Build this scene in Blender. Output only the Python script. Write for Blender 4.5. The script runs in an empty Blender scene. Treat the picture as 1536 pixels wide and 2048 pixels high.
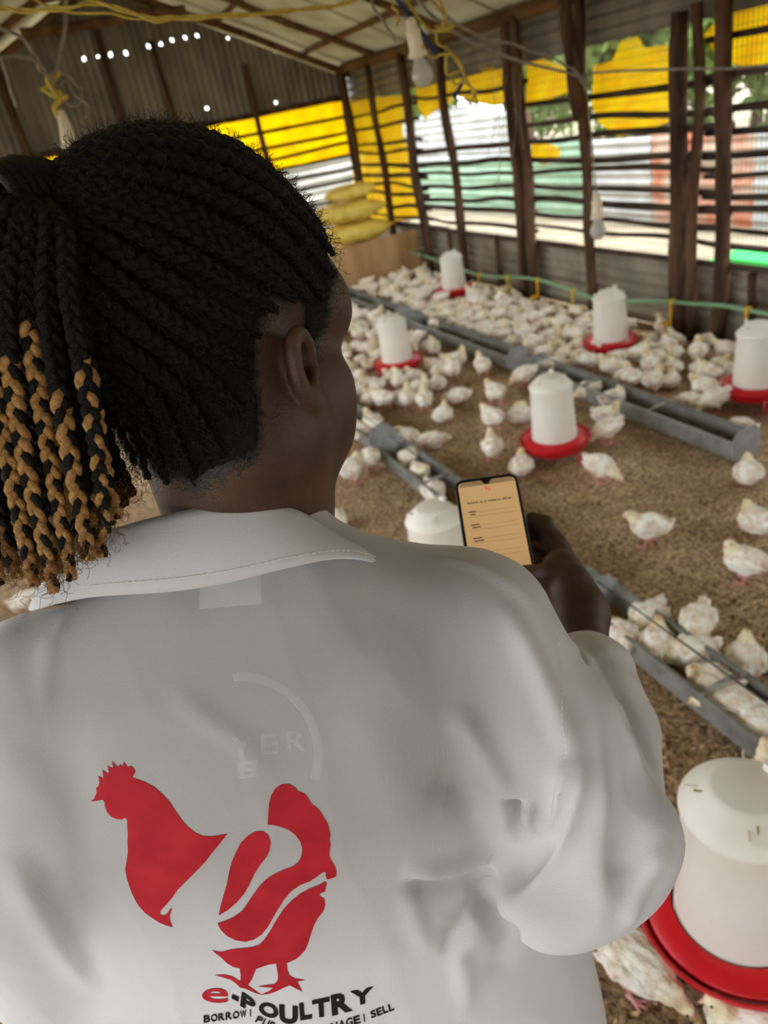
import bpy, bmesh, math, random, os
import numpy as np
from mathutils import Vector, Matrix, noise as mnoise
from mathutils.bvhtree import BVHTree
from mathutils.geometry import delaunay_2d_cdt

scene = bpy.context.scene
COL = scene.collection
random.seed(7)
RNG = np.random.default_rng(7)

# ------------------------------------------------------------------ camera
F_PX = 1500.0
CAM_H = 1.65
CAM_R = np.array([[0.90303844, -0.32967206, 0.27538684],
                  [-0.3929465, -0.37498763, 0.83962928],
                  [-0.17353565, -0.86642981, -0.46817173]])   # columns: right, down, forward
CAM_P = np.array([0.0, 0.0, CAM_H])
cam_data = bpy.data.cameras.new('camera')
cam = bpy.data.objects.new('camera', cam_data)
COL.objects.link(cam)
M = Matrix.Identity(4)
for i in range(3):
    M[i][0] = CAM_R[i, 0]; M[i][1] = -CAM_R[i, 1]; M[i][2] = -CAM_R[i, 2]; M[i][3] = CAM_P[i]
cam.matrix_world = M
cam_data.sensor_fit = 'AUTO'
cam_data.sensor_width = 36.0
cam_data.lens = F_PX / 2048 * 36.0
cam_data.clip_start = 0.02
cam_data.dof.use_dof = True
cam_data.dof.focus_distance = 0.54
cam_data.dof.aperture_fstop = 7.6
scene.camera = cam

# ------------------------------------------------------------------ world, sun, exposure
world = bpy.data.worlds.new('overcast_sky')
scene.world = world
world.use_nodes = True
bg = world.node_tree.nodes['Background']
bg.inputs['Color'].default_value = (0.93, 0.97, 1.0, 1)
bg.inputs['Strength'].default_value = 3.2
sun_data = bpy.data.lights.new('sun', 'SUN')
sun_data.energy = 2.0
sun_data.angle = math.radians(12)
sun_data.color = (1.0, 0.95, 0.84)
sun = bpy.data.objects.new('sun', sun_data)
COL.objects.link(sun)
sun.rotation_euler = (math.radians(24), math.radians(20), 0)
scene.view_settings.view_transform = 'Standard'
scene.view_settings.look = 'None'
scene.view_settings.gamma = 1.0
scene.view_settings.use_curve_mapping = False
scene.view_settings.exposure = 1.1
scene.cycles.max_bounces = 8
scene.cycles.diffuse_bounces = 5
scene.cycles.transmission_bounces = 4
scene.cycles.transparent_max_bounces = 12
scene.cycles.sample_clamp_indirect = 6.0

# ------------------------------------------------------------------ measuring from the photograph's perspective
def ray(px, py):
    return CAM_R @ np.array([px - 768.0, py - 1024.0, F_PX])
def on_z(px, py, z=0.0):
    r = ray(px, py); return CAM_P + r * ((z - CAM_H) / r[2])
def on_x(px, py, x):
    r = ray(px, py); return CAM_P + r * (x / r[0])
def on_y(px, py, y):
    r = ray(px, py); return CAM_P + r * (y / r[1])
def at(px, py, d):
    return CAM_P + ray(px, py) * (d / F_PX)

# ------------------------------------------------------------------ materials
def lin(c):
    c = np.array(c, float) / 255.0
    return tuple(np.where(c <= 0.04045, c / 12.92, ((c + 0.055) / 1.055) ** 2.4)) + (1.0,)

def mat(name, col, rough=0.6, metal=0.0, col2=None, scale=8.0, bump=0.0, bscale=None, spec=0.3,
        trans=0.0, detail=5.0, stretch=None, coat=0.0, lo=0.35, hi=0.65, sheen=0.0, alpha=1.0):
    """Principled material: two procedural tones mixed by noise, optional noise relief and translucency."""
    m = bpy.data.materials.new(name); m.use_nodes = True
    nt = m.node_tree; N = nt.nodes; Lk = nt.links
    p = N['Principled BSDF']; out = N['Material Output']
    p.inputs['Roughness'].default_value = rough
    p.inputs['Metallic'].default_value = metal
    p.inputs['Specular IOR Level'].default_value = spec
    p.inputs['Coat Weight'].default_value = coat
    p.inputs['Sheen Weight'].default_value = sheen
    p.inputs['Alpha'].default_value = alpha
    p.inputs['Base Color'].default_value = col
    tc = N.new('ShaderNodeTexCoord'); mp = N.new('ShaderNodeMapping')
    Lk.new(tc.outputs['Object'], mp.inputs['Vector'])
    if stretch: mp.inputs['Scale'].default_value = stretch
    colsock = None
    if col2 is not None:
        n = N.new('ShaderNodeTexNoise'); n.inputs['Scale'].default_value = scale; n.inputs['Detail'].default_value = detail
        Lk.new(mp.outputs['Vector'], n.inputs['Vector'])
        cr = N.new('ShaderNodeValToRGB')
        cr.color_ramp.elements[0].position = lo; cr.color_ramp.elements[0].color = col
        cr.color_ramp.elements[1].position = hi; cr.color_ramp.elements[1].color = col2
        Lk.new(n.outputs['Fac'], cr.inputs['Fac'])
        Lk.new(cr.outputs['Color'], p.inputs['Base Color']); colsock = cr.outputs['Color']
    if bump:
        b = N.new('ShaderNodeTexNoise'); b.inputs['Scale'].default_value = bscale or scale * 3; b.inputs['Detail'].default_value = 4
        Lk.new(mp.outputs['Vector'], b.inputs['Vector'])
        bp = N.new('ShaderNodeBump'); bp.inputs['Strength'].default_value = bump; bp.inputs['Distance'].default_value = 0.01
        Lk.new(b.outputs['Fac'], bp.inputs['Height']); Lk.new(bp.outputs['Normal'], p.inputs['Normal'])
    if trans > 0:
        t = N.new('ShaderNodeBsdfTranslucent'); t.inputs['Color'].default_value = col
        if colsock: Lk.new(colsock, t.inputs['Color'])
        mx = N.new('ShaderNodeMixShader'); mx.inputs['Fac'].default_value = trans
        Lk.new(p.outputs['BSDF'], mx.inputs[1]); Lk.new(t.outputs['BSDF'], mx.inputs[2])
        Lk.new(mx.outputs['Shader'], out.inputs['Surface'])
    return m

MT = {}
MT['pole'] = mat('weathered_pole_wood', lin((58, 41, 30)), 0.85, col2=lin((104, 78, 58)), scale=14, bump=0.6, stretch=(1, 1, 0.15), spec=0.15)
MT['rail'] = mat('grey_stick_wood', lin((46, 36, 30)), 0.85, col2=lin((86, 72, 60)), scale=16, bump=0.5, stretch=(1, 0.15, 1), spec=0.15)
MT['beam'] = mat('roof_timber', lin((84, 60, 40)), 0.85, col2=lin((120, 92, 62)), scale=9, bump=0.4, stretch=(1, 0.2, 1), spec=0.15)
MT['tin_dark'] = mat('weathered_grey_tin', lin((112, 108, 100)), 0.6, 0.35, col2=lin((142, 136, 124)), scale=5, stretch=(1, 1, 0.4), spec=0.3)
MT['tin_low'] = mat('dusty_grey_tin', lin((126, 118, 104)), 0.65, 0.3, col2=lin((158, 148, 130)), scale=4, spec=0.3)
MT['tin_roof'] = mat('cream_galvanised_roof', lin((168, 160, 128)), 0.55, 0.1, col2=lin((140, 130, 98)), scale=3, spec=0.3, trans=0.06)
MT['tin_white'] = mat('pale_tin', lin((172, 174, 174)), 0.6, 0.1, col2=lin((148, 149, 146)), scale=3)
MT['tin_green'] = mat('faded_green_tin', lin((112, 146, 120)), 0.6, 0.05, col2=lin((132, 160, 134)), scale=3)
MT['tin_rust'] = mat('rusty_tin', lin((166, 92, 62)), 0.8, 0.0, col2=lin((170, 158, 142)), scale=2.5, lo=0.4, hi=0.6)
MT['tarp'] = mat('yellow_plastic_sheet', lin((255, 236, 40)), 0.5, col2=lin((252, 220, 30)), scale=6, trans=0.62, spec=0.3)
MT['ply'] = mat('plywood', lin((196, 158, 112)), 0.75, col2=lin((168, 128, 84)), scale=6, stretch=(1, 1, 0.2), bump=0.1)
MT['sack'] = mat('pale_yellow_woven_sack', lin((238, 214, 110)), 0.6, col2=lin((224, 194, 84)), scale=10, bump=0.15, bscale=60)
MT['sack_white'] = mat('white_woven_sack', lin((230, 228, 222)), 0.6, col2=lin((206, 204, 198)), scale=10, bump=0.15)
MT['wire'] = mat('mesh_wire', lin((120, 112, 100)), 0.6, 0.4)
MT['earth'] = mat('pale_dry_earth', lin((150, 140, 120)), 0.95, col2=lin((126, 116, 96)), scale=1.5, bump=0.3)
MT['leaf'] = mat('tree_leaves', lin((84, 112, 44)), 0.6, col2=lin((132, 148, 84)), scale=1.3, trans=0.35)
MT['trunk'] = mat('tree_bark', lin((120, 100, 84)), 0.9, col2=lin((90, 72, 58)), scale=9, bump=0.5)
MT['white_plastic'] = mat('translucent_white_plastic', lin((248, 244, 234)), 0.38, col2=lin((242, 236, 222)), scale=5, spec=0.45, trans=0.22)
MT['cap_dirt'] = mat('dust_stains', lin((150, 128, 84)), 0.8, col2=lin((190, 172, 128)), scale=60)
MT['red'] = mat('red_plastic', lin((214, 20, 34)), 0.32, col2=lin((196, 14, 28)), scale=8, spec=0.5, trans=0.06)
MT['pink_red'] = mat('worn_red_plastic', lin((206, 60, 72)), 0.45, col2=lin((190, 40, 54)), scale=20, spec=0.4)
MT['galv'] = mat('galvanised_steel', lin((152, 150, 144)), 0.55, 0.35, col2=lin((124, 122, 116)), scale=14, spec=0.4)
MT['galv_light'] = mat('bright_galvanised_steel', lin((176, 180, 180)), 0.55, 0.3, col2=lin((150, 154, 154)), scale=14, spec=0.4)
MT['dark_bar'] = mat('dark_steel_bar', lin((70, 70, 68)), 0.5, 0.5)
MT['rust_band'] = mat('rusted_strap', lin((104, 84, 66)), 0.7, 0.2, col2=lin((168, 172, 164)), scale=30)
MT['feed'] = mat('chicken_feed', lin((168, 136, 86)), 0.95, col2=lin((110, 84, 50)), scale=120, bump=0.6, bscale=200)
MT['hose'] = mat('green_hose', lin((120, 164, 124)), 0.35, spec=0.5)
MT['yellow_part'] = mat('yellow_plastic_fitting', lin((226, 176, 24)), 0.45)
MT['yellow_wire'] = mat('yellow_sheathed_wire', lin((206, 182, 84)), 0.5, col2=lin((168, 144, 52)), scale=40)
MT['grey_wire'] = mat('grey_cable', lin((150, 140, 126)), 0.55, col2=lin((120, 110, 98)), scale=40)
MT['blue_wire'] = mat('blue_cable', lin((40, 56, 90)), 0.5)
MT['holder'] = mat('ivory_lamp_holder', lin((226, 214, 186)), 0.4)
MT['bulb'] = mat('frosted_bulb', lin((214, 212, 204)), 0.15, spec=0.6, trans=0.5, coat=0.6)
MT['green_bright'] = mat('bright_green_plastic', lin((40, 196, 92)), 0.5)

# ------------------------------------------------------------------ mesh helpers
def tag(o, label=None, cat=None, group=None, kind=None):
    if label: o['label'] = label
    if cat: o['category'] = cat
    if group: o['group'] = group
    if kind: o['kind'] = kind
    return o

def link(name, me, m=None, parent=None, smooth=False):
    o = bpy.data.objects.new(name, me)
    COL.objects.link(o)
    if m is not None and me is not None:
        for x in (m if isinstance(m, (list, tuple)) else [m]): me.materials.append(x)
    if smooth and me is not None:
        me.polygons.foreach_set('use_smooth', np.ones(len(me.polygons), bool))
    if parent is not None: o.parent = parent
    return o

def empty(name, loc=(0, 0, 0), rz=0.0):
    o = bpy.data.objects.new(name, None); COL.objects.link(o)
    o.location = loc; o.rotation_euler = (0, 0, rz); o.empty_display_size = 0.05
    return o

class MB:
    """collects vertices and faces for ONE mesh"""
    def __init__(s): s.v = []; s.f = []; s.mi = []
    def add(s, vs, fs, mi=0):
        b = len(s.v); s.v += [tuple(map(float, x)) for x in vs]
        for q in fs: s.f.append([b + i for i in q]); s.mi.append(mi)
        return s
    def box(s, c, d, rot=None, mi=0):
        c = np.array(c); d = np.array(d) / 2
        P = np.array([(x, y, z) for x in (-1, 1) for y in (-1, 1) for z in (-1, 1)]) * d
        if rot is not None: P = P @ np.array(rot).T
        return s.add(P + c, [(0, 1, 3, 2), (4, 6, 7, 5), (0, 4, 5, 1), (2, 3, 7, 6), (0, 2, 6, 4), (1, 5, 7, 3)], mi)
    def tube(s, pts, r, n=8, cap=True, mi=0, closed=False):
        pts = np.array(pts, float); k = len(pts)
        r = np.broadcast_to(np.array(r, float), (k,))
        T = np.gradient(pts, axis=0) if not closed else (np.roll(pts, -1, 0) - np.roll(pts, 1, 0))
        T /= np.maximum(np.linalg.norm(T, axis=1, keepdims=True), 1e-9)
        u = np.cross(T[0], (0, 0, 1.0))
        if np.linalg.norm(u) < 0.2: u = np.cross(T[0], (1.0, 0, 0))
        u /= np.linalg.norm(u); V = []
        for i in range(k):
            u = u - T[i] * np.dot(u, T[i]); u /= np.linalg.norm(u); w = np.cross(T[i], u)
            for j in range(n):
                a = 2 * math.pi * j / n
                V.append(pts[i] + r[i] * (math.cos(a) * u + math.sin(a) * w))
        Fs = []
        for i in range(k if closed else k - 1):
            i2 = (i + 1) % k
            for j in range(n):
                j2 = (j + 1) % n
                Fs.append((i * n + j, i * n + j2, i2 * n + j2, i2 * n + j))
        if cap and not closed:
            Fs.append(tuple(range(n - 1, -1, -1))); Fs.append(tuple((k - 1) * n + j for j in range(n)))
        return s.add(V, Fs, mi)
    def lathe(s, prof, n=32, mi=0, c=(0, 0, 0), open_=True):
        V = []; Fs = []; k = len(prof)
        for (r, z) in prof:
            for j in range(n):
                a = 2 * math.pi * j / n; V.append((c[0] + r * math.cos(a), c[1] + r * math.sin(a), c[2] + z))
        for i in range(k - 1):
            for j in range(n):
                j2 = (j + 1) % n; Fs.append((i * n + j, i * n + j2, (i + 1) * n + j2, (i + 1) * n + j))
        return s.add(V, Fs, mi)
    def mesh(s, name='m'):
        me = bpy.data.meshes.new(name); me.from_pydata(s.v, [], s.f)
        if any(s.mi): me.polygons.foreach_set('material_index', np.array(s.mi, np.int32))
        me.update(); return me
    def build(s, name, m, parent=None, smooth=False):
        return link(name, s.mesh(name), m, parent, smooth)

def np_mesh(name, V, Fq):
    me = bpy.data.meshes.new(name)
    V = np.asarray(V, np.float32); Fq = np.asarray(Fq, np.int32)
    me.vertices.add(len(V)); me.vertices.foreach_set('co', V.ravel())
    n = Fq.shape[1]
    me.loops.add(Fq.size); me.loops.foreach_set('vertex_index', Fq.ravel())
    me.polygons.add(len(Fq)); me.polygons.foreach_set('loop_start', np.arange(0, Fq.size, n, dtype=np.int32))
    me.update(calc_edges=True); me.validate()
    return me

def spline(pts, n=40):
    """Catmull-Rom through the points"""
    P = np.array(pts, float); P = np.vstack([2 * P[0] - P[1], P, 2 * P[-1] - P[-2]])
    segs = len(P) - 3; out = []
    for t in np.linspace(0, segs, n):
        i = min(int(t), segs - 1); u = t - i
        a, b, c, d = P[i:i + 4]
        out.append(0.5 * ((2 * b) + (-a + c) * u + (2 * a - 5 * b + 4 * c - d) * u * u + (-a + 3 * b - 3 * c + d) * u ** 3))
    return np.array(out)

def crooked(a, b, r, n=14, wob=0.012, taper=0.85, seed=0, sides=8):
    """a rough pole between two points"""
    rr = np.random.default_rng(seed)
    a = np.array(a, float); b = np.array(b, float); t = np.linspace(0, 1, n)[:, None]
    k = rr.normal(0, wob, (5, 3)); kk = spline(k, n); kk[0] *= 0.3; kk[-1] *= 0.3
    R = r * np.linspace(1, taper, n) * (1 + rr.normal(0, 0.05, n))
    return MB().tube(a + (b - a) * t + kk, R, sides)

def corrugated(o, eu, ev, en, lu, lv, period=0.076, depth=0.009, nv=2, thick=0.0, holes=()):
    """a corrugated sheet: waves across u, straight along v; o corner, eu/ev/en unit axes"""
    o, eu, ev, en = [np.array(x, float) for x in (o, eu, ev, en)]
    nu = max(8, int(lu / period * 6)); U = np.linspace(0, lu, nu); Vv = np.linspace(0, lv, nv)
    V = []
    for v in Vv:
        for u in U: V.append(o + eu * u + ev * v + en * depth * math.sin(2 * math.pi * u / period))
    Fs = [(j * nu + i, j * nu + i + 1, (j + 1) * nu + i + 1, (j + 1) * nu + i) for j in range(nv - 1) for i in range(nu - 1)]
    return MB().add(V, Fs)

# ---- implicit surfaces (smooth unions meshed by surface nets)
def smin(a, b, k):
    if k <= 0: return np.minimum(a, b)
    h = np.clip(0.5 + 0.5 * (b - a) / k, 0, 1)
    return b + (a - b) * h - k * h * (1 - h)

class Field:
    def __init__(s, lo, hi, h):
        s.h = h; s.lo = np.array(lo, float); s.n = np.ceil((np.array(hi) - s.lo) / h).astype(int) + 1
        s.F = np.full(s.n, 1.0, np.float32)
        s.ax = [s.lo[i] + h * np.arange(s.n[i]) for i in range(3)]
    def sub(s, lo, hi):
        a = np.clip(np.floor((np.array(lo) - s.lo) / s.h).astype(int), 0, s.n)
        b = np.clip(np.ceil((np.array(hi) - s.lo) / s.h).astype(int) + 1, 0, s.n)
        sl = tuple(slice(a[i], b[i]) for i in range(3))
        X, Y, Z = np.meshgrid(s.ax[0][sl[0]], s.ax[1][sl[1]], s.ax[2][sl[2]], indexing='ij', sparse=True)
        return sl, X, Y, Z
    def put(s, sl, d, k, cut=False):
        d = d.astype(np.float32)
        if cut: s.F[sl] = -smin(-s.F[sl], d, k)
        else: s.F[sl] = smin(s.F[sl], d, k)
    def cap(s, a, b, ra, rb, k=0.01, cut=False):
        a = np.array(a, float); b = np.array(b, float); m = max(ra, rb) + k * 2 + s.h * 2
        sl, X, Y, Z = s.sub(np.minimum(a, b) - m, np.maximum(a, b) + m)
        if 0 in s.F[sl].shape: return s
        ab = b - a; L2 = max(ab @ ab, 1e-12)
        t = np.clip(((X - a[0]) * ab[0] + (Y - a[1]) * ab[1] + (Z - a[2]) * ab[2]) / L2, 0, 1)
        d = np.sqrt((X - a[0] - t * ab[0]) ** 2 + (Y - a[1] - t * ab[1]) ** 2 + (Z - a[2] - t * ab[2]) ** 2) - (ra + (rb - ra) * t)
        s.put(sl, d, k, cut); return s
    def chain(s, pts, rs, k=0.01):
        for i in range(len(pts) - 1): s.cap(pts[i], pts[i + 1], rs[i], rs[i + 1], k)
        return s
    def ell(s, c, r, rot=None, k=0.01, cut=False):
        c = np.array(c, float); r = np.array(r, float); m = r.max() + k * 2 + s.h * 2
        sl, X, Y, Z = s.sub(c - m, c + m)
        if 0 in s.F[sl].shape: return s
        q = [X - c[0], Y - c[1], Z - c[2]]
        if rot is not None:
            Rm = np.array(rot, float).T     # columns of rot = the ellipsoid's axes
            q = [Rm[i, 0] * q[0] + Rm[i, 1] * q[1] + Rm[i, 2] * q[2] for i in range(3)]
        k0 = np.sqrt((q[0] / r[0]) ** 2 + (q[1] / r[1]) ** 2 + (q[2] / r[2]) ** 2)
        k1 = np.sqrt((q[0] / r[0] ** 2) ** 2 + (q[1] / r[1] ** 2) ** 2 + (q[2] / r[2] ** 2) ** 2)
        d = k0 * (k0 - 1) / np.maximum(k1, 1e-6)
        s.put(sl, d, k, cut); return s
    def mesh_data(s):
        Fv = s.F; S = Fv < 0
        c = np.zeros(tuple(np.array(Fv.shape) - 1), np.int8)
        for i in (0, 1):
            for j in (0, 1):
                for k in (0, 1):
                    c += S[i:Fv.shape[0] - 1 + i, j:Fv.shape[1] - 1 + j, k:Fv.shape[2] - 1 + k]
        act = (c > 0) & (c < 8); idx = np.argwhere(act); N = len(idx)
        offs = [(i, j, k) for i in (0, 1) for j in (0, 1) for k in (0, 1)]
        val = np.stack([Fv[idx[:, 0] + o[0], idx[:, 1] + o[1], idx[:, 2] + o[2]] for o in offs], 1)
        acc = np.zeros((N, 3)); cnt = np.zeros(N)
        for a in range(8):
            for b in range(a + 1, 8):
                oa, ob = np.array(offs[a]), np.array(offs[b])
                if abs(oa - ob).sum() != 1: continue
                m = (val[:, a] < 0) != (val[:, b] < 0)
                t = val[m, a] / (val[m, a] - val[m, b])
                acc[m] += oa + (ob - oa) * t[:, None]; cnt[m] += 1
        V = s.lo + s.h * (idx + acc / cnt[:, None])
        ids = np.full(act.shape, -1, np.int32); ids[act] = np.arange(N)
        Q = []
        sx = S[:-1, 1:-1, 1:-1] != S[1:, 1:-1, 1:-1]; e = np.argwhere(sx); fl = S[:-1, 1:-1, 1:-1][sx]
        i, j, k = e[:, 0], e[:, 1] + 1, e[:, 2] + 1
        q = np.stack([ids[i, j - 1, k - 1], ids[i, j, k - 1], ids[i, j, k], ids[i, j - 1, k]], 1); q[~fl] = q[~fl][:, ::-1]; Q.append(q)
        sy = S[1:-1, :-1, 1:-1] != S[1:-1, 1:, 1:-1]; e = np.argwhere(sy); fl = S[1:-1, :-1, 1:-1][sy]
        i, j, k = e[:, 0] + 1, e[:, 1], e[:, 2] + 1
        q = np.stack([ids[i - 1, j, k - 1], ids[i - 1, j, k], ids[i, j, k], ids[i, j, k - 1]], 1); q[~fl] = q[~fl][:, ::-1]; Q.append(q)
        sz = S[1:-1, 1:-1, :-1] != S[1:-1, 1:-1, 1:]; e = np.argwhere(sz); fl = S[1:-1, 1:-1, :-1][sz]
        i, j, k = e[:, 0] + 1, e[:, 1] + 1, e[:, 2]
        q = np.stack([ids[i - 1, j - 1, k], ids[i, j - 1, k], ids[i, j, k], ids[i - 1, j, k]], 1); q[~fl] = q[~fl][:, ::-1]; Q.append(q)
        return V, np.concatenate(Q)

def relax(V, Q, it=2, w=0.5):
    """Laplacian smoothing of a quad mesh"""
    E = np.concatenate([Q[:, [0, 1]], Q[:, [1, 2]], Q[:, [2, 3]], Q[:, [3, 0]]])
    n = len(V); deg = np.bincount(E.ravel(), minlength=n)[:, None]
    for _ in range(it):
        A = np.zeros_like(V)
        for ax in range(3):
            A[:, ax] = np.bincount(E[:, 0], V[E[:, 1], ax], n) + np.bincount(E[:, 1], V[E[:, 0], ax], n)
        V = V + w * (A / np.maximum(deg, 1) - V)
    return V

def normals(V, Q):
    fn = np.cross(V[Q[:, 2]] - V[Q[:, 0]], V[Q[:, 3]] - V[Q[:, 1]])
    Nn = np.zeros_like(V)
    for i in range(4):
        for ax in range(3): Nn[:, ax] += np.bincount(Q[:, i], fn[:, ax], len(V))
    return Nn / np.maximum(np.linalg.norm(Nn, axis=1, keepdims=True), 1e-12)

def vnoise(P, seed=0):
    """smooth value noise in -1..1 at points"""
    P = np.asarray(P, float); I = np.floor(P).astype(np.int64); f = P - I; f = f * f * (3 - 2 * f); out = 0
    for i in (0, 1):
        for j in (0, 1):
            for k in (0, 1):
                h = (I[:, 0] + i) * 374761393 + (I[:, 1] + j) * 668265263 + (I[:, 2] + k) * 2147483647 + seed * 974711
                h = (h ^ (h >> 13)) * 1274126177; h = (h ^ (h >> 16)) & 0xffff
                w = (f[:, 0] if i else 1 - f[:, 0]) * (f[:, 1] if j else 1 - f[:, 1]) * (f[:, 2] if k else 1 - f[:, 2])
                out = out + w * (h / 32767.5 - 1)
    return out

def point_attr(me, name, vals):
    vals = np.asarray(vals, np.float32)
    if vals.ndim == 1:
        a = me.attributes.new(name, 'FLOAT', 'POINT'); a.data.foreach_set('value', vals)
    else:
        if vals.shape[1] == 3: vals = np.hstack([vals, np.ones((len(vals), 1), np.float32)])
        a = me.attributes.new(name, 'FLOAT_COLOR', 'POINT'); a.data.foreach_set('color', vals.ravel())
# ================================================================== THE PLACE: shed shell
XR, XL, YG, YB = 3.55, -1.25, 9.22, -3.4       # right wall, left wall, gable wall, added end wall behind the viewer
RX, RZ, SL = 1.15, 3.25, 0.475                  # ridge position, ridge height, roof slope
def roof_z(x): return RZ - SL * abs(x - RX)

# litter floor
def litter_material():
    m = bpy.data.materials.new('husk_litter'); m.use_nodes = True
    nt = m.node_tree; N = nt.nodes; Lk = nt.links; p = N['Principled BSDF']
    p.inputs['Roughness'].default_value = 0.95; p.inputs['Specular IOR Level'].default_value = 0.12
    tc = N.new('ShaderNodeTexCoord')
    def nz(scale, det, lo, hi, c0, c1):
        n = N.new('ShaderNodeTexNoise'); n.inputs['Scale'].default_value = scale; n.inputs['Detail'].default_value = det
        n.inputs['Roughness'].default_value = 0.65
        Lk.new(tc.outputs['Object'], n.inputs['Vector'])
        r = N.new('ShaderNodeValToRGB'); r.color_ramp.elements[0].position = lo; r.color_ramp.elements[1].position = hi
        r.color_ramp.elements[0].color = c0; r.color_ramp.elements[1].color = c1
        Lk.new(n.outputs['Fac'], r.inputs['Fac']); return n, r
    n1, r1 = nz(62, 10, 0.36, 0.64, lin((110, 88, 68)), lin((240, 214, 178)))
    n2, r2 = nz(2.2, 4, 0.35, 0.65, lin((206, 190, 174)), lin((255, 250, 240)))
    mx = N.new('ShaderNodeMix'); mx.data_type = 'RGBA'; mx.blend_type = 'MULTIPLY'; mx.inputs[0].default_value = 0.85
    Lk.new(r1.outputs['Color'], mx.inputs[6]); Lk.new(r2.outputs['Color'], mx.inputs[7])
    Lk.new(mx.outputs[2], p.inputs['Base Color'])
    b = N.new('ShaderNodeBump'); b.inputs['Strength'].default_value = 0.9; b.inputs['Distance'].default_value = 0.012
    n3, r3 = nz(38, 8, 0.2, 0.8, (0, 0, 0, 1), (1, 1, 1, 1))
    Lk.new(n3.outputs['Fac'], b.inputs['Height']); Lk.new(b.outputs['Normal'], p.inputs['Normal'])
    return m
MT['litter'] = litter_material()
MT['flake'] = mat('husk_flakes', lin((150, 114, 74)), 0.9, col2=lin((214, 182, 136)), scale=60, lo=0.42, hi=0.6, spec=0.15)
MT['flake_dark'] = mat('dark_husk_flakes', lin((84, 60, 40)), 0.9, col2=lin((120, 88, 58)), scale=60, spec=0.15)
nx, ny = 60, 120
V = []; Fs = []
for j in range(ny + 1):
    for i in range(nx + 1):
        x = XL - 0.1 + (XR - XL + 0.15) * i / nx; y = YB + (YG - YB + 0.05) * j / ny
        V.append((x, y, 0.006 * mnoise.noise((x * 3, y * 3, 0)) - 0.004))
for j in range(ny):
    for i in range(nx):
        a = j * (nx + 1) + i; Fs.append((a, a + 1, a + nx + 2, a + nx + 1))
floor = tag(MB().add(V, Fs).build('floor', MT['litter'], smooth=True), kind='structure')
# loose flakes of litter, denser near the viewer
fv = []; ff = []; fm = []
nfl = 26000
u = RNG.random(nfl); fy = -0.2 + 5.0 * u ** 1.35; fx = 0.1 + RNG.random(nfl) * (0.9 + 0.55 * fy) ; fx = np.minimum(fx, 3.4)
for x, y in zip(fx, fy):
    a = RNG.random() * 6.283; l = 0.003 + 0.0075 * RNG.random() ** 2; w = l * (0.35 + 0.5 * RNG.random()); c, s_ = math.cos(a), math.sin(a)
    t = RNG.normal(0, 0.3, 2); z = 0.006 + RNG.random() * 0.004; b = len(fv)
    for (p, q) in ((-l, -w), (l, -w * 0.6), (l * 0.8, w), (-l * 0.9, w * 0.8)):
        fv.append((x + p * c - q * s_, y + p * s_ + q * c, max(0.002, z + p * t[0] + q * t[1])))
    ff.append((b, b + 1, b + 2, b + 3)); fm.append(int(RNG.random() < 0.4))
me = np_mesh('litter_flakes', fv, ff); me.materials.append(MT['flake']); me.materials.append(MT['flake_dark'])
me.polygons.foreach_set('material_index', np.array(fm, np.int32))
lf = link('litter', me)
tag(lf, 'loose brown husk and shavings strewn over the shed floor', 'litter', kind='stuff')

# ---- roof (ceiling): sheets, rafters, purlins
ceil = tag(empty('ceiling'), kind='structure')
sl_len = 2.82 / math.cos(math.atan(SL))
for side in (1, -1):
    ev = np.array([side * math.cos(math.atan(SL)), 0, -math.sin(math.atan(SL))]); en = np.array([side * math.sin(math.atan(SL)), 0, math.cos(math.atan(SL))])
    me = None
    for k in range(17):
        y0 = YB - 0.2 + k * 0.79
        if me is None:
            me = corrugated((0, 0, 0), (0, 1, 0), ev, en, 0.83, sl_len).mesh('roof_sheet'); me.materials.append(MT['tin_roof'])
        o = link('roof_sheet', me, None, ceil); o.location = (RX, y0, RZ + 0.05 + 0.004 * (k % 2))
    for k, y in enumerate((8.1, 6.55, 5.0, 3.5, 2.0, 0.5, -1.0)):
        a = (RX, y, RZ - 0.02); b = (RX + side * 2.75, y, RZ - 0.02 - SL * 2.75)
        crooked(a, b, 0.036, 10, 0.012, 0.9, 40 + k + side).build('rafter', MT['beam'], ceil, True)
    crooked((RX, YG - 0.1, RZ - 0.05), (RX + side * 2.6, YG - 0.1, RZ - 0.05 - SL * 2.6), 0.04, 10, 0.008, 0.9, 77 + side).build('rafter', MT['beam'], ceil, True)
    for k, dx in enumerate((0.25, 1.1, 2.0)):
        z = RZ - SL * dx + 0.01
        crooked((RX + side * dx, YB, z), (RX + side * dx, YG + 0.1, z), 0.03, 26, 0.014, 1.0, 90 + k + side).build('purlin', MT['beam'], ceil, True)
# tie beams under the ridge near the gable and further forward
for k, (y, z) in enumerate(((YG - 0.12, 2.86), (8.1, 2.95), (3.5, 2.95))):
    half = (RZ - z) / SL - 0.02
    crooked((RX - half, y, z), (RX + half, y, z), 0.045, 10, 0.01, 0.95, 120 + k).build('tie_beam', MT['beam'], ceil, True)
crooked((XR - 0.02, YB, 2.08), (XR - 0.02, YG, 2.08), 0.05, 30, 0.012, 1.0, 131).build('wall_plate', MT['beam'], ceil, True)
crooked((XL + 0.02, YB, 2.08), (XL + 0.02, YG, 2.08), 0.05, 30, 0.012, 1.0, 132).build('wall_plate', MT['beam'], ceil, True)

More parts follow.
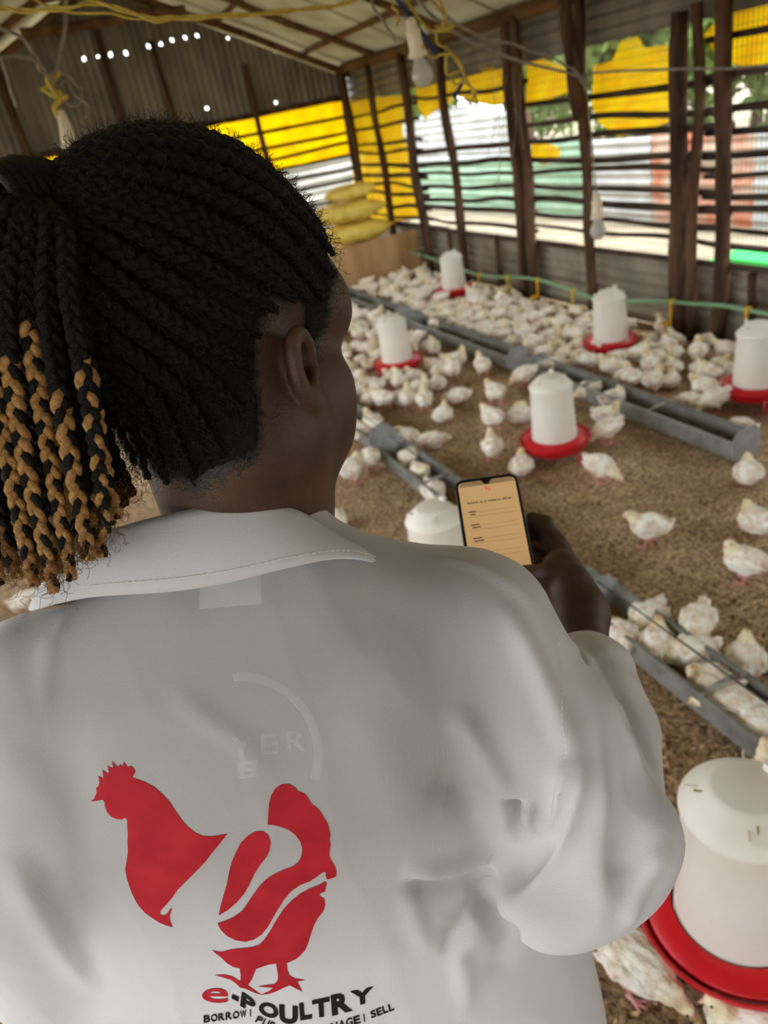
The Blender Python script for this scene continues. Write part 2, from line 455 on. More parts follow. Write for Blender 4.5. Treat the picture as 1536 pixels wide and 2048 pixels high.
# ---- gable wall at the far end
wb = tag(empty('wall_back'), kind='structure')
HOLES = [(0.86, 2.59), (0.99, 2.59), (1.12, 2.59), (1.27, 2.58), (1.51, 2.61), (1.64, 2.61), (1.77, 2.63), (1.91, 2.63), (2.04, 2.63),
         (2.35, 2.57), (2.84, 2.38), (3.16, 2.32), (1.1, 1.93), (1.95, 1.97), (2.72, 1.9)]
def gable_sheet(x0, x1, k):
    """vertical corrugated sheet cut along the rake, with nail holes left open"""
    per = 0.076; nu = int((x1 - x0) / 0.0127); U = np.linspace(x0, x1, nu + 1); zb = 1.8 + 0.012 * (k % 3)
    V = []; Fs = []; NV = 76
    for u in U:
        zt = RZ - 0.072 - SL * abs(u - RX)
        for j in range(NV + 1):
            V.append((u, YG + 0.008 * math.sin(2 * math.pi * u / per) + 0.004 * (k % 2), zb + (zt - zb) * j / NV))
    V = np.array(V); W = NV + 1
    for i in range(nu):
        for j in range(NV):
            c = (V[i * W + j] + V[(i + 1) * W + j + 1]) / 2
            if any(abs(c[0] - hx) < 0.0125 and abs(c[2] - hz) < 0.0125 for hx, hz in HOLES): continue
            Fs.append((i * W + j, (i + 1) * W + j, (i + 1) * W + j + 1, i * W + j + 1))
    return MB().add(V, Fs)
xs = [-1.25, -0.5, 0.25, 1.0, 1.75, 2.5, 3.1, 3.56]
for k in range(len(xs) - 1):
    gable_sheet(xs[k] - 0.02, xs[k + 1] + 0.02, k).build('corrugated_sheet', MT['tin_dark'], wb)
for k, (x, z0, z1, r) in enumerate(((1.06, 0, 2.9, 0.035), (1.57, 0, 2.65, 0.03), (2.47, 0, 2.3, 0.035), (0.05, 0, 2.6, 0.045), (-0.55, 0, 2.4, 0.04))):
    crooked((x, YG - 0.06, z0), (x - 0.02, YG - 0.06, z1), r, 12, 0.012, 0.9, 200 + k).build('post', MT['pole'], wb, True)
for k, z in enumerate((0.3, 0.55, 0.8, 1.0, 1.12, 1.23, 1.37, 1.49, 1.65)):
    crooked((XL, YG - 0.01, z + 0.02), (XR, YG - 0.01, z - 0.02), 0.02, 30, 0.014, 0.9, 220 + k).build('rail', MT['rail'], wb, True)
crooked((XL, YG - 0.03, 1.83), (XR, YG - 0.03, 1.80), 0.028, 24, 0.01, 0.95, 239).build('rail', MT['pole'], wb, True)

# ---- right wall: low tin apron, upper tin band, posts, stick rails, wire mesh
wr = tag(empty('wall_right'), kind='structure')
ys = np.arange(YB, YG + 0.01, (YG - YB) / 6)
for k in range(6):
    y0, y1 = ys[k], ys[k + 1] + 0.05
    # horizontal corrugations: waves across z, straight along y
    corrugated((XR + 0.04 + 0.006 * (k % 2), y0, 0.0), (0, 0, 1), (0, 1, 0), (1, 0, 0), 0.47 + 0.012 * (k % 3), y1 - y0).build('low_sheet', MT['tin_low'], wr, True)
    for (z0, h, dx) in ((1.75, 0.42, 0.05),):
        corrugated((XR + dx + 0.006 * (k % 2), y0, z0 + 0.01 * (k % 2)), (0, 0, 1), (0, 1, 0), (1, 0, 0), h, y1 - y0).build('upper_sheet', MT['tin_dark'], wr, True)
crooked((XR, YB, 0.485), (XR, YG, 0.475), 0.022, 30, 0.008, 0.95, 300).build('sill_rail', MT['rail'], wr, True)
POSTS = [(9.1, 0.062, 2.1), (8.3, 0.042, 2.06), (7.48, 0.05, 2.06), (6.69, 0.046, 2.06), (5.62, 0.05, 2.1), (5.5, 0.045, 2.06), (4.73, 0.042, 2.06),
         (3.84, 0.058, 1.82), (3.71, 0.036, 1.84), (3.51, 0.048, 2.05), (2.6, 0.05, 2.06), (1.7, 0.05, 2.06), (0.8, 0.045, 2.06), (-0.2, 0.05, 2.06), (-1.2, 0.05, 2.06), (-2.3, 0.05, 2.06)]
for k, (y, r, h) in enumerate(POSTS):
    crooked((XR - 0.05, y, 0.0), (XR - 0.05, y, h), r, 14, 0.010, 0.86, 320 + k, 10).build('post', MT['pole'], wr, True)
crooked((XR - 0.14, 4.66, 1.36), (XR - 0.12, 4.80, 2.1), 0.045, 8, 0.006, 1.0, 350, 8).build('post', MT['pole'], wr, True)
for k, (y, h) in enumerate(((6.1, 0.5), (5.2, 0.0), (3.28, 0.46), (7.0, 0.46), (2.2, 0.46))):
    if h: crooked((XR - 0.02, y, 0.0), (XR - 0.02, y, h), 0.028, 6, 0.006, 0.95, 360 + k).build('stake', MT['pole'], wr, True)
RAILZ = [0.575, 0.675, 0.78, 0.885, 0.995, 1.10, 1.20, 1.33, 1.48, 1.63]
cuts = [YB, 0.7, 3.6, 5.6, 7.5, YG]
for k, z in enumerate(RAILZ):
    for c in range(len(cuts) - 1):
        if (k, c) in ((8, 3), (9, 2), (7, 3)): continue
        r = random.Random(k * 17 + c)
        dz0, dz1 = r.uniform(-0.03, 0.03), r.uniform(-0.03, 0.03)
        crooked((XR + 0.012, cuts[c] - 0.1, z + dz0), (XR + 0.012, cuts[c + 1] + 0.1, z + dz1), r.uniform(0.016, 0.025), 18, 0.012, r.uniform(0.7, 0.95), 400 + k * 10 + c).build('rail', MT['rail'], wr, True)
wm = MB()
for y in np.arange(YB, YG, 0.032):
    x = XR + 0.034; w = 0.0014
    wm.add([(x - w, y - w, 0.48), (x + w, y - w, 0.48), (x + w, y + w, 0.48), (x - w, y + w, 0.48), (x - w, y - w, 1.78), (x + w, y - w, 1.78), (x + w, y + w, 1.78), (x - w, y + w, 1.78)],
           [(0, 1, 5, 4), (1, 2, 6, 5), (2, 3, 7, 6), (3, 0, 4, 7)])
for z in np.arange(0.5, 1.78, 0.05):
    x = XR + 0.034; w = 0.0012
    wm.add([(x - w, YB, z - w), (x + w, YB, z - w), (x + w, YB, z + w), (x - w, YB, z + w), (x - w, YG, z - w), (x + w, YG, z - w), (x + w, YG, z + w), (x - w, YG, z + w)],
           [(0, 1, 5, 4), (1, 2, 6, 5), (2, 3, 7, 6), (3, 0, 4, 7)])
tag(wm.build('wire_mesh', MT['wire'], wr), kind='stuff')

# ---- left wall, the same construction
wl = tag(empty('wall_left'), kind='structure')
for k in range(6):
    y0, y1 = ys[k], ys[k + 1] + 0.05
    corrugated((XL - 0.04 - 0.006 * (k % 2), y0, 0.0), (0, 0, 1), (0, 1, 0), (1, 0, 0), 0.47, y1 - y0).build('low_sheet', MT['tin_low'], wl, True)
    corrugated((XL - 0.05 - 0.006 * (k % 2), y0, 1.75), (0, 0, 1), (0, 1, 0), (1, 0, 0), 0.42, y1 - y0).build('upper_sheet', MT['tin_dark'], wl, True)
for k, y in enumerate((9.1, 7.9, 6.7, 5.5, 4.3, 3.1, 1.9, 0.7, -0.5, -1.7)):
    crooked((XL + 0.05, y, 0.0), (XL + 0.05, y, 2.06), 0.05, 14, 0.01, 0.86, 520 + k, 10).build('post', MT['pole'], wl, True)
for k, z in enumerate(RAILZ):
    crooked((XL - 0.012, YB, z + 0.01), (XL - 0.012, YG, z - 0.01), 0.017, 40, 0.014, 0.9, 560 + k).build('rail', MT['rail'], wl, True)

# ---- unseen wall and doorway added behind the viewer to limit light on the coat
wf = tag(empty('wall_front_added'), kind='structure')
DX0, DX1, DZ = -0.7, 0.0, 1.9
for k, (x0, x1, zb) in enumerate(((XL, DX0, 0.0), (DX0, DX1, DZ), (DX1, 1.15, 0.0), (1.15, 1.95, 0.0), (1.95, 2.75, 0.0), (2.75, XR, 0.0))):
    n_ = max(4, int((x1 - x0) / 0.0127)); V = []
    for u in np.linspace(x0, x1, n_ + 1):
        for z in (zb, RZ - 0.02 - SL * abs(u - RX)): V.append((u, YB + 0.008 * math.sin(2 * math.pi * u / 0.076), z))
    MB().add(V, [(2 * i, 2 * i + 1, 2 * i + 3, 2 * i + 2) for i in range(n_)]).build('corrugated_sheet', MT['tin_dark'], wf)
for x in (DX0, DX1): crooked((x, YB + 0.05, 0), (x, YB + 0.05, 2.0), 0.045, 8, 0.008, 0.9, 620 + int(x * 10)).build('door_post', MT['pole'], wf, True)

# ---- yellow plastic sheeting hung outside the openings (outlines in wall coordinates, wavy, with thickness)
def tarp(plane, outline, label, off=0.0, amp=0.02, seed=0):
    """plane 'x' or 'y': outline given as pixels measured on the wall plane"""
    if plane == 'x': P2 = [on_x(px, py, XR + 0.05 + off)[[1, 2]] for px, py in outline]
    elif plane == 'y': P2 = [on_y(px, py, YG + 0.04 + off)[[0, 2]] for px, py in outline]
    else: P2 = [np.array(q) for q in outline]
    P2 = np.array(P2); lo, hi = P2.min(0), P2.max(0)
    g = 0.03; pts = [Vector(p) for p in P2]
    gx = np.arange(lo[0], hi[0], g); gz = np.arange(lo[1], hi[1], g)
    pts += [Vector((x + RNG.normal(0, g * 0.1), z + RNG.normal(0, g * 0.1))) for x in gx for z in gz]
    vv, ee, fc, *_ = delaunay_2d_cdt(pts, [], [list(range(len(P2)))], 1, 1e-5)
    V = []
    for v in vv:
        w = amp * (mnoise.noise((v.x * 5, v.y * 1.6, seed)) + 0.5 * mnoise.noise((v.x * 14, v.y * 5, seed + 9)))
        V.append((XR + 0.06 + off + w, v.x, v.y) if plane == 'x' else (v.x, YG + 0.05 + off + w, v.y))
    c = np.mean(V, axis=0)
    o = MB().add(np.array(V) - c, [tuple(f) for f in fc]).build('plastic_sheet', MT['tarp'], None, True); o.location = c
    md = o.modifiers.new('thick', 'SOLIDIFY'); md.thickness = 0.0012
    return tag(o, label, 'plastic sheet', 'yellow plastic sheets over the wall openings')
tarp('y2', [(0.9, 1.80), (3.62, 1.80), (3.62, 1.26), (3.2, 1.2), (2.6, 1.22), (2.5, 0.92), (0.9, 0.9)], 'large bright yellow plastic sheet hung behind the rails of the back wall', amp=0.03, seed=1)
tarp('y2', [(-1.2, 1.82), (0.6, 1.82), (0.6, 1.2), (-1.2, 1.2)], 'yellow plastic sheet at the far left end of the back wall', amp=0.03, seed=2)
tarp('x', [(690, 200), (745, 195), (812, 190), (805, 260), (822, 330), (838, 400), (842, 438), (760, 445), (712, 440)], 'long yellow plastic curtain at the far corner of the right wall', amp=0.035, seed=3)
tarp('x', [(826, 168), (905, 160), (903, 205), (870, 222), (850, 238), (832, 215)], 'small yellow plastic scrap behind the hanging bulb', amp=0.03, seed=4)
tarp('x', [(908, 150), (930, 140), (1032, 126), (1030, 205), (985, 212), (940, 204), (908, 190)], 'brownish yellow plastic scrap behind the dangling wires', amp=0.03, seed=5)
tarp('x', [(1048, 105), (1090, 120), (1165, 150), (1168, 178), (1120, 190), (1082, 205), (1050, 218)], 'yellow plastic scrap left of the wire hook', amp=0.03, seed=6)
tarp('x', [(1190, 130), (1225, 120), (1240, 82), (1275, 72), (1290, 95), (1345, 88), (1350, 170), (1345, 240), (1290, 262), (1235, 275), (1200, 245), (1186, 200)], 'big yellow plastic flap in the middle of the right wall', off=0.02, amp=0.05, seed=7)
tarp('x', [(1404, 70), (1432, 32), (1455, 0), (1470, -60), (1640, -90), (1640, 120), (1530, 135), (1470, 130), (1425, 118)], 'crumpled yellow plastic sheet at the upper right end of the right wall', off=0.02, amp=0.05, seed=8)
tarp('x', [(1062, 278), (1120, 296), (1118, 322), (1085, 330), (1064, 322)], 'small torn yellow plastic strip low on the right wall', off=0.0, amp=0.02, seed=9)

# ---- outside: ground, tin fence, trees
gr = MB(); gr.add([(-30, -30, -0.06), (45, -30, -0.06), (45, 45, -0.06), (-30, 45, -0.06)], [(0, 1, 2, 3)])
tag(gr.build('ground', MT['earth']), kind='structure')
fence = empty('tin_fence', (6.35, 9.0, -0.05))
tag(fence, 'outdoor fence of pale, green and rusty corrugated sheets beyond the right wall', 'fence')
segs = [(14.6, 13.0, 1.45, 'tin_white'), (13.0, 11.4, 1.5, 'tin_white'), (11.4, 9.9, 1.35, 'tin_white'), (9.9, 8.4, 0.95, 'tin_green'), (8.4, 7.4, 0.9, 'tin_white'),
        (7.4, 5.9, 0.92, 'tin_rust'), (5.9, 4.6, 0.9, 'tin_white'), (4.6, 3.0, 0.9, 'tin_white'), (3.0, 1.4, 0.9, 'tin_rust'), (1.4, -0.5, 0.9, 'tin_white')]
for k, (y1, y0, h, mn) in enumerate(segs):
    corrugated((0.01 * (k % 2), y0 - 9.0, 0), (0, 0, 1), (0, 1, 0), (1, 0, 0), h, y1 - y0 + 0.05, 0.11, 0.016).build('fence_sheet', MT[mn], fence, True)
for k, (y1, y0, h) in enumerate(((14.6, 12.2, 0.66), (12.2, 9.9, 0.7))):
    corrugated((-0.06, y0 - 9.0, 0.05), (0, 0, 1), (0, 1, 0), (1, 0, 0), h, y1 - y0 + 0.05, 0.11, 0.016).build('fence_sheet', MT['tin_green'], fence, True)
for k in range(4):
    corrugated((-8.0 + 1.6 * k, 1.75 + 0.01 * (k % 2), 0), (0, 0, 1), (1, 0, 0), (0, 1, 0), 1.22, 1.66, 0.11, 0.016).build('fence_sheet', MT['tin_white'], fence, True)
for k, y in enumerate((14.6, 13.0, 11.4, 9.9, 8.4, 6.8, 5.2, 3.6)):
    crooked((0.06, y - 9, 0), (0.06, y - 9, 1.3 if y > 9.5 else 0.95), 0.035, 6, 0.005, 0.9, 700 + k).build('fence_post', MT['pole'], fence, True)
tb = MB(); tb.box((0, 0, 0.0), (0.5, 0.9, 0.025)); tb.box((0, 0, 0.03), (0.42, 0.8, 0.03))
o = tb.build('green_basin', MT['green_bright']); o.location = (5.2, 4.65, 0.02); tag(o, 'bright green plastic tray on the ground outside the right wall', 'tray')

def tree(x, y, h, r, seed, label, nleaf=6500, zmin=0.35):
    rr = np.random.default_rng(seed)
    t = empty('tree', (x, y, -0.06)); tag(t, label, 'tree', 'trees beyond the right wall')
    crooked((0, 0, 0), (rr.normal(0, 0.2), rr.normal(0, 0.2), h * 0.8), 0.13, 10, 0.06, 0.5, seed).build('trunk', MT['trunk'], t, True)
    c = rr.normal(0, 1, (nleaf, 3)); c /= np.linalg.norm(c, axis=1, keepdims=True); c *= (rr.random((nleaf, 1)) ** 0.4)
    cl = rr.normal(0, 0.55, (14, 3)); c = c * 0.55 + cl[rr.integers(0, 14, nleaf)]
    c = c * np.array([r * 0.75, r * 0.75, (h - zmin) * 0.42]) + np.array([0, 0, zmin + (h - zmin) * 0.55])
    c[:, 0] = np.clip(c[:, 0], -r, r); c[:, 1] = np.clip(c[:, 1], -r, r); c += rr.normal(0, 0.05, c.shape)
    s = 0.08 + 0.13 * rr.random(nleaf)
    a = rr.normal(0, 1, (nleaf, 3)); a /= np.linalg.norm(a, axis=1, keepdims=True)
    b = np.cross(a, rr.normal(0, 1, (nleaf, 3))); b /= np.linalg.norm(b, axis=1, keepdims=True)
    V = np.stack([c - a * s[:, None], c + b * s[:, None] * 0.4, c + a * s[:, None], c - b * s[:, None] * 0.4], 1).reshape(-1, 3)
    me = np_mesh('foliage', V, np.arange(nleaf * 4).reshape(-1, 4)); link('foliage', me, MT['leaf'], t)
TREES = [(9.6, 19.0, 4.8, 1.6), (9.6, 14.9, 4.6, 1.6), (9.6, 11.5, 4.6, 1.6), (9.6, 8.1, 4.6, 1.6), (9.6, 4.7, 4.4, 1.6), (9.6, 1.3, 4.4, 1.6), (13.4, 16.6, 6, 1.8), (13.4, 12.6, 6, 1.8), (13.4, 8.6, 6, 1.8), (13.4, 4.6, 6, 1.8), (13.4, 20.8, 6.2, 1.8), (9.6, 22.6, 5, 1.6)]
TL = ['leafy tree beyond the far end of the tin fence', 'leafy tree behind the far white fence sheets', 'leafy tree behind the joint of white and green fence sheets', 'sunlit tree behind the green fence sheet',
      'sunlit tree behind the rusty fence sheet', 'tree behind the nearest fence sheets at the right edge', 'tall background tree behind the far white fence', 'tall background tree behind the white and green fence joint',
      'tall background tree behind the rusty fence', 'tall background tree at the right edge behind the fence', 'tallest background tree far beyond the end of the fence', 'farthest leafy tree seen past the corner of the shed']
for k, (x, y, h, r) in enumerate(TREES): tree(x, y, h, r, 900 + k, TL[k])
# ================================================================== THE PERSON (back view, white coat, phone in the right hand)
PO = np.array([0.0405, 0.4743, 0.0]); PYAW = math.radians(-18.158779)
_c, _s = math.cos(PYAW), math.sin(PYAW)
PRZ = np.array([[_c, -_s, 0], [_s, _c, 0], [0, 0, 1]])
def LP(px, py, d): return PRZ.T @ (at(px, py, d) - PO)          # photograph point at a depth -> the person's own frame
def LR(px, py): return PRZ.T @ ray(px, py)
CAML = PRZ.T @ (CAM_P - PO)

person = empty('person', PO, PYAW)
tag(person, 'person seen from behind in a white printed coat, braids in a ponytail, holding a phone', 'person')

# ---- materials
def skin_material():
    m = bpy.data.materials.new('dark_brown_skin'); m.use_nodes = True
    nt = m.node_tree; N = nt.nodes; Lk = nt.links; p = N['Principled BSDF']
    p.inputs['Roughness'].default_value = 0.46; p.inputs['Specular IOR Level'].default_value = 0.42
    p.inputs['Subsurface Weight'].default_value = 0.08; p.inputs['Subsurface Radius'].default_value = (0.01, 0.004, 0.002)
    tc = N.new('ShaderNodeTexCoord')
    n = N.new('ShaderNodeTexNoise'); n.inputs['Scale'].default_value = 26; n.inputs['Detail'].default_value = 6
    Lk.new(tc.outputs['Object'], n.inputs['Vector'])
    r = N.new('ShaderNodeValToRGB'); r.color_ramp.elements[0].color = lin((60, 39, 28)); r.color_ramp.elements[1].color = lin((88, 58, 42))
    r.color_ramp.elements[0].position = 0.3; r.color_ramp.elements[1].position = 0.7
    Lk.new(n.outputs['Fac'], r.inputs['Fac'])
    at_ = N.new('ShaderNodeAttribute'); at_.attribute_name = 'hair'
    f = N.new('ShaderNodeTexNoise'); f.inputs['Scale'].default_value = 420; f.inputs['Detail'].default_value = 3
    Lk.new(tc.outputs['Object'], f.inputs['Vector'])
    ad = N.new('ShaderNodeMath'); ad.operation = 'ADD'; Lk.new(at_.outputs['Fac'], ad.inputs[0])
    sb = N.new('ShaderNodeMath'); sb.operation = 'SUBTRACT'; Lk.new(f.outputs['Fac'], sb.inputs[0]); sb.inputs[1].default_value = 0.5
    m2 = N.new('ShaderNodeMath'); m2.operation = 'MULTIPLY'; Lk.new(sb.outputs[0], m2.inputs[0]); m2.inputs[1].default_value = 1.5
    Lk.new(m2.outputs[0], ad.inputs[1])
    sm = N.new('ShaderNodeMapRange'); sm.interpolation_type = 'SMOOTHSTEP'; sm.inputs['From Min'].default_value = 0.25; sm.inputs['From Max'].default_value = 0.75
    Lk.new(ad.outputs[0], sm.inputs['Value'])
    mx = N.new('ShaderNodeMix'); mx.data_type = 'RGBA'
    Lk.new(sm.outputs[0], mx.inputs[0]); Lk.new(r.outputs['Color'], mx.inputs[6]); mx.inputs[7].default_value = lin((17, 13, 11))
    Lk.new(mx.outputs[2], p.inputs['Base Color'])
    b = N.new('ShaderNodeBump'); b.inputs['Strength'].default_value = 0.25; b.inputs['Distance'].default_value = 0.0012
    v = N.new('ShaderNodeTexVoronoi'); v.inputs['Scale'].default_value = 900
    Lk.new(tc.outputs['Object'], v.inputs['Vector']); Lk.new(v.outputs['Distance'], b.inputs['Height']); Lk.new(b.outputs['Normal'], p.inputs['Normal'])
    return m
MT['skin'] = skin_material()
def hair_material(name, c, c2, rough=0.42):
    m = mat(name, lin(c), rough, col2=lin(c2), scale=300, bump=0.45, bscale=900, spec=0.2)
    return m
MT['hair'] = hair_material('black_braid_hair', (5, 4, 4), (13, 11, 10), 0.42)
MT['gold'] = hair_material('golden_brown_braid_hair', (150, 108, 60), (188, 146, 92), 0.5)
MT['gold_fray'] = hair_material('frayed_golden_hair', (96, 66, 32), (140, 100, 54), 0.6)
MT['fuzz'] = mat('loose_hair', lin((22, 17, 13)), 0.6)
def cloth_material():
    m = bpy.data.materials.new('white_cotton_coat'); m.use_nodes = True
    nt = m.node_tree; N = nt.nodes; Lk = nt.links; p = N['Principled BSDF']; out = N['Material Output']
    p.inputs['Roughness'].default_value = 0.85; p.inputs['Specular IOR Level'].default_value = 0.15; p.inputs['Sheen Weight'].default_value = 0.15
    tc = N.new('ShaderNodeTexCoord')
    n = N.new('ShaderNodeTexNoise'); n.inputs['Scale'].default_value = 7; n.inputs['Detail'].default_value = 3
    Lk.new(tc.outputs['Object'], n.inputs['Vector'])
    r = N.new('ShaderNodeValToRGB'); r.color_ramp.elements[0].color = lin((196, 194, 197)); r.color_ramp.elements[1].color = lin((206, 204, 206))
    Lk.new(n.outputs['Fac'], r.inputs['Fac'])
    # thin single-layer cloth lets the darker garment underneath show where it lies against the body
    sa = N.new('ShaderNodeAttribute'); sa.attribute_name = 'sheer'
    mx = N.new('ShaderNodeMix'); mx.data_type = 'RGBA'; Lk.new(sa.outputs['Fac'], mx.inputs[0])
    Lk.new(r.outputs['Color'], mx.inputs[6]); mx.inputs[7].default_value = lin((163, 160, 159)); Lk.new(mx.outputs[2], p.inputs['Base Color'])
    hs = None
    for sc_, st in ((2600, (1, 1, 0.08)), (2600, (0.08, 0.08, 1.3))):       # warp and weft threads
        mp = N.new('ShaderNodeMapping'); mp.inputs['Scale'].default_value = st
        Lk.new(tc.outputs['Object'], mp.inputs['Vector'])
        w = N.new('ShaderNodeTexNoise'); w.inputs['Scale'].default_value = sc_ * 0.35; w.inputs['Detail'].default_value = 2
        Lk.new(mp.outputs['Vector'], w.inputs['Vector'])
        if hs is None: hs = w.outputs['Fac']
        else:
            a = N.new('ShaderNodeMath'); a.operation = 'ADD'; Lk.new(hs, a.inputs[0]); Lk.new(w.outputs['Fac'], a.inputs[1]); hs = a.outputs[0]
    b = N.new('ShaderNodeBump'); b.inputs['Strength'].default_value = 0.16; b.inputs['Distance'].default_value = 0.001
    Lk.new(hs, b.inputs['Height']); Lk.new(b.outputs['Normal'], p.inputs['Normal'])
    return m
MT['cloth'] = cloth_material()
MT['thread'] = mat('white_thread', lin((236, 232, 228)), 0.8)
MT['print_red'] = mat('red_print', lin((178, 38, 48)), 0.75, col2=lin((160, 30, 40)), scale=40, spec=0.15)
MT['print_black'] = mat('black_print', lin((28, 28, 28)), 0.7, spec=0.15)
MT['ghost'] = mat('print_showing_through', lin((236, 234, 232)), 0.9, spec=0.05, alpha=0.16)
MT['ghost_label'] = mat('label_showing_through', lin((240, 239, 237)), 0.9, spec=0.05, alpha=0.30)
MT['shirt_dark'] = mat('dark_trousers', lin((40, 42, 52)), 0.85, col2=lin((50, 52, 62)), scale=30)
MT['boot'] = mat('black_rubber_boot', lin((26, 26, 28)), 0.5)

# ---- head frame
HYAW, HPITCH, HROLL = math.radians(36), math.radians(17), math.radians(2)
hf = np.array([math.sin(HYAW) * math.cos(HPITCH), math.cos(HYAW) * math.cos(HPITCH), -math.sin(HPITCH)])
hr = np.array([math.cos(HYAW), -math.sin(HYAW), 0.0])
hu = np.cross(hr, hf)
hr, hu = hr * math.cos(HROLL) + hu * math.sin(HROLL), hu * math.cos(HROLL) - hr * math.sin(HROLL)
HM = np.stack([hr, hf, hu], 1)                   # columns: head axes in the person's frame
HC = LP(602, 740, 0.505) - HM @ np.array([0.086, -0.010, -0.004])
def H2L(p): return HC + np.asarray(p) @ HM.T
def L2H(p): return (np.asarray(p) - HC) @ HM

Fh = Field((-0.12, -0.17, -0.24), (0.12, 0.15, 0.18), 0.0026)
Fh.ell((0, -0.022, 0.060), (0.080, 0.110, 0.091), k=0.0)
Fh.ell((0, 0.036, 0.054), (0.070, 0.058, 0.066), k=0.02)
Fh.ell((0, 0.038, -0.03), (0.064, 0.056, 0.075), k=0.02)
for s in (1, -1):
    Fh.ell((0.052 * s, 0.052, -0.022), (0.027, 0.031, 0.030), k=0.025)         # cheekbone
    Fh.ell((0.048 * s, 0.048, -0.056), (0.028, 0.032, 0.030), k=0.025)         # cheek
    Fh.cap((0.060 * s, 0.002, -0.05), (0.020 * s, 0.070, -0.105), 0.022, 0.018, 0.025)   # jaw
    Fh.cap((0.058 * s, -0.012, 0.0), (0.060 * s, 0.0, -0.055), 0.02, 0.02, 0.02)
    Fh.ell((0.030 * s, 0.092, 0.022), (0.022, 0.010, 0.008), k=0.012)          # brow
    Fh.ell((0.052 * s, 0.064, 0.040), (0.021, 0.025, 0.026), k=0.022)           # temple and outer brow
    Fh.ell((0.033 * s, 0.101, 0.004), (0.017, 0.012, 0.010), k=0.008, cut=True)
    Fh.ell((0.032 * s, 0.087, 0.004), (0.013, 0.013, 0.012), k=0.003)          # eyeball under the lid
    Fh.ell((0.012 * s, 0.101, -0.030), (0.009, 0.010, 0.008), k=0.006)
Fh.cap((0, 0.090, 0.008), (0, 0.108, -0.026), 0.008, 0.011, 0.012)              # nose
Fh.ell((0, 0.098, -0.056), (0.024, 0.010, 0.008), k=0.008)                       # lips
Fh.ell((0, 0.096, -0.070), (0.022, 0.010, 0.008), k=0.008)
Fh.ell((0, 0.083, -0.100), (0.022, 0.018, 0.017), k=0.02)                        # chin
n0, n1 = L2H((0.012, 0.045, 1.46)), L2H((0.0, 0.055, 1.33))
Fh.cap((0, -0.030, -0.005), n0, 0.056, 0.055, 0.03); Fh.cap(n0, n1, 0.055, 0.068, 0.03)
Fh.cap((0, 0.02, -0.07), L2H((0.02, 0.085, 1.38)), 0.045, 0.045, 0.02)            # throat
for s in (1, -1):                                                               # ears
    c = np.array([0.087 * s, -0.010, -0.004])
    n_ = np.array([0.97 * s, 0.20, 0.05]); n_ /= np.linalg.norm(n_)               # pinna faces out and forward
    up_ = np.array([0, -0.34, 0.94]); up_ -= n_ * (up_ @ n_); up_ /= np.linalg.norm(up_); fw_ = np.cross(up_, n_) * s
    A = np.stack([n_, fw_, up_], 1)
    Fh.ell(c, (0.0065, 0.0150, 0.026), A, k=0.006)
    Fh.ell(c - n_ * 0.006 + fw_ * 0.004, (0.010, 0.010, 0.016), A, k=0.008)
    Fh.ell(c + n_ * 0.0070 + fw_ * 0.004 + up_ * 0.003, (0.0100, 0.0098, 0.0180), A, k=0.003, cut=True)
    rim = [c + fw_ * (0.0142 * math.cos(t)) + up_ * (0.0255 * math.sin(t)) + n_ * 0.003 for t in np.linspace(0.35, 4.6, 16)]
    Fh.chain(rim, np.linspace(0.0042, 0.0048, 16), 0.003)
    Fh.ell(c - up_ * 0.0245 + fw_ * 0.005 + n_ * 0.001, (0.0055, 0.0092, 0.0085), A, k=0.006)
    Fh.cap(c + fw_ * 0.013 - up_ * 0.006 + n_ * 0.001, c + fw_ * 0.012 + up_ * 0.004 + n_ * 0.002, 0.005, 0.004, 0.004)   # tragus
    Fh.cap(c + n_ * 0.004 + fw_ * 0.006 - up_ * 0.006, c - n_ * 0.010 + fw_ * 0.008 - up_ * 0.006, 0.005, 0.004, 0.003, cut=True)
Vh, Qh = Fh.mesh_data(); Vh = relax(Vh, Qh, 1, 0.4)

def hairline(P):
    """signed: >0 where hair grows (head frame), in metres above the hairline"""
    y = P[:, 1]
    zl = np.interp(y, [-0.12, -0.075, -0.055, -0.045, -0.036, -0.022, 0.012, 0.022, 0.034, 0.046, 0.060, 0.080, 0.10],
                      [-0.078, -0.076, -0.066, -0.030, 0.012, 0.034, 0.032, -0.012, 0.004, 0.036, 0.068, 0.098, 0.132])
    return P[:, 2] - zl
hm = hairline(Vh) + 0.005 * vnoise(Vh * 90, 3) + 0.004 * vnoise(Vh * 260, 4)
hm = hm + 0.006 * vnoise(Vh * 45, 6)
hair_mask = np.clip(hm / 0.030 + 0.42, 0, 1)
VhL = H2L(Vh)

# ---- right hand round the phone, forearm
PH_TL = LP(908, 962, 0.880); PH_TR = LP(1030, 945, 0.875)
PH_r = PH_TR - PH_TL; PH_w = 0.0735; PH_r /= np.linalg.norm(PH_r)
_d = LP(953, 1207, 0.81) - PH_TL; PH_d = _d - PH_r * (_d @ PH_r); PH_d /= np.linalg.norm(PH_d)
PH_n = np.cross(PH_d, PH_r)                       # out of the screen, towards the viewer
if PH_n @ (CAML - PH_TL) < 0: PH_n = -PH_n
PH_h, PH_t = 0.158, 0.0088
def PP(u, v, w=0.0): return PH_TL + PH_r * u + PH_d * v + PH_n * w      # metres on the phone face
EL = np.array([0.232, -0.050, 1.078]); WR = LP(1160, 1226, 0.775)
Fa = Field(np.minimum(WR, PP(0, 0.16)) - 0.09, np.maximum(WR, PP(0.08, 0)) + 0.09, 0.0022)
bk = -PH_t - 0.010                                 # finger depth behind the phone
MC = [PP(0.103, 0.086, -0.022), PP(0.106, 0.105, -0.018), PP(0.106, 0.124, -0.012), PP(0.102, 0.143, -0.006)]   # knuckles
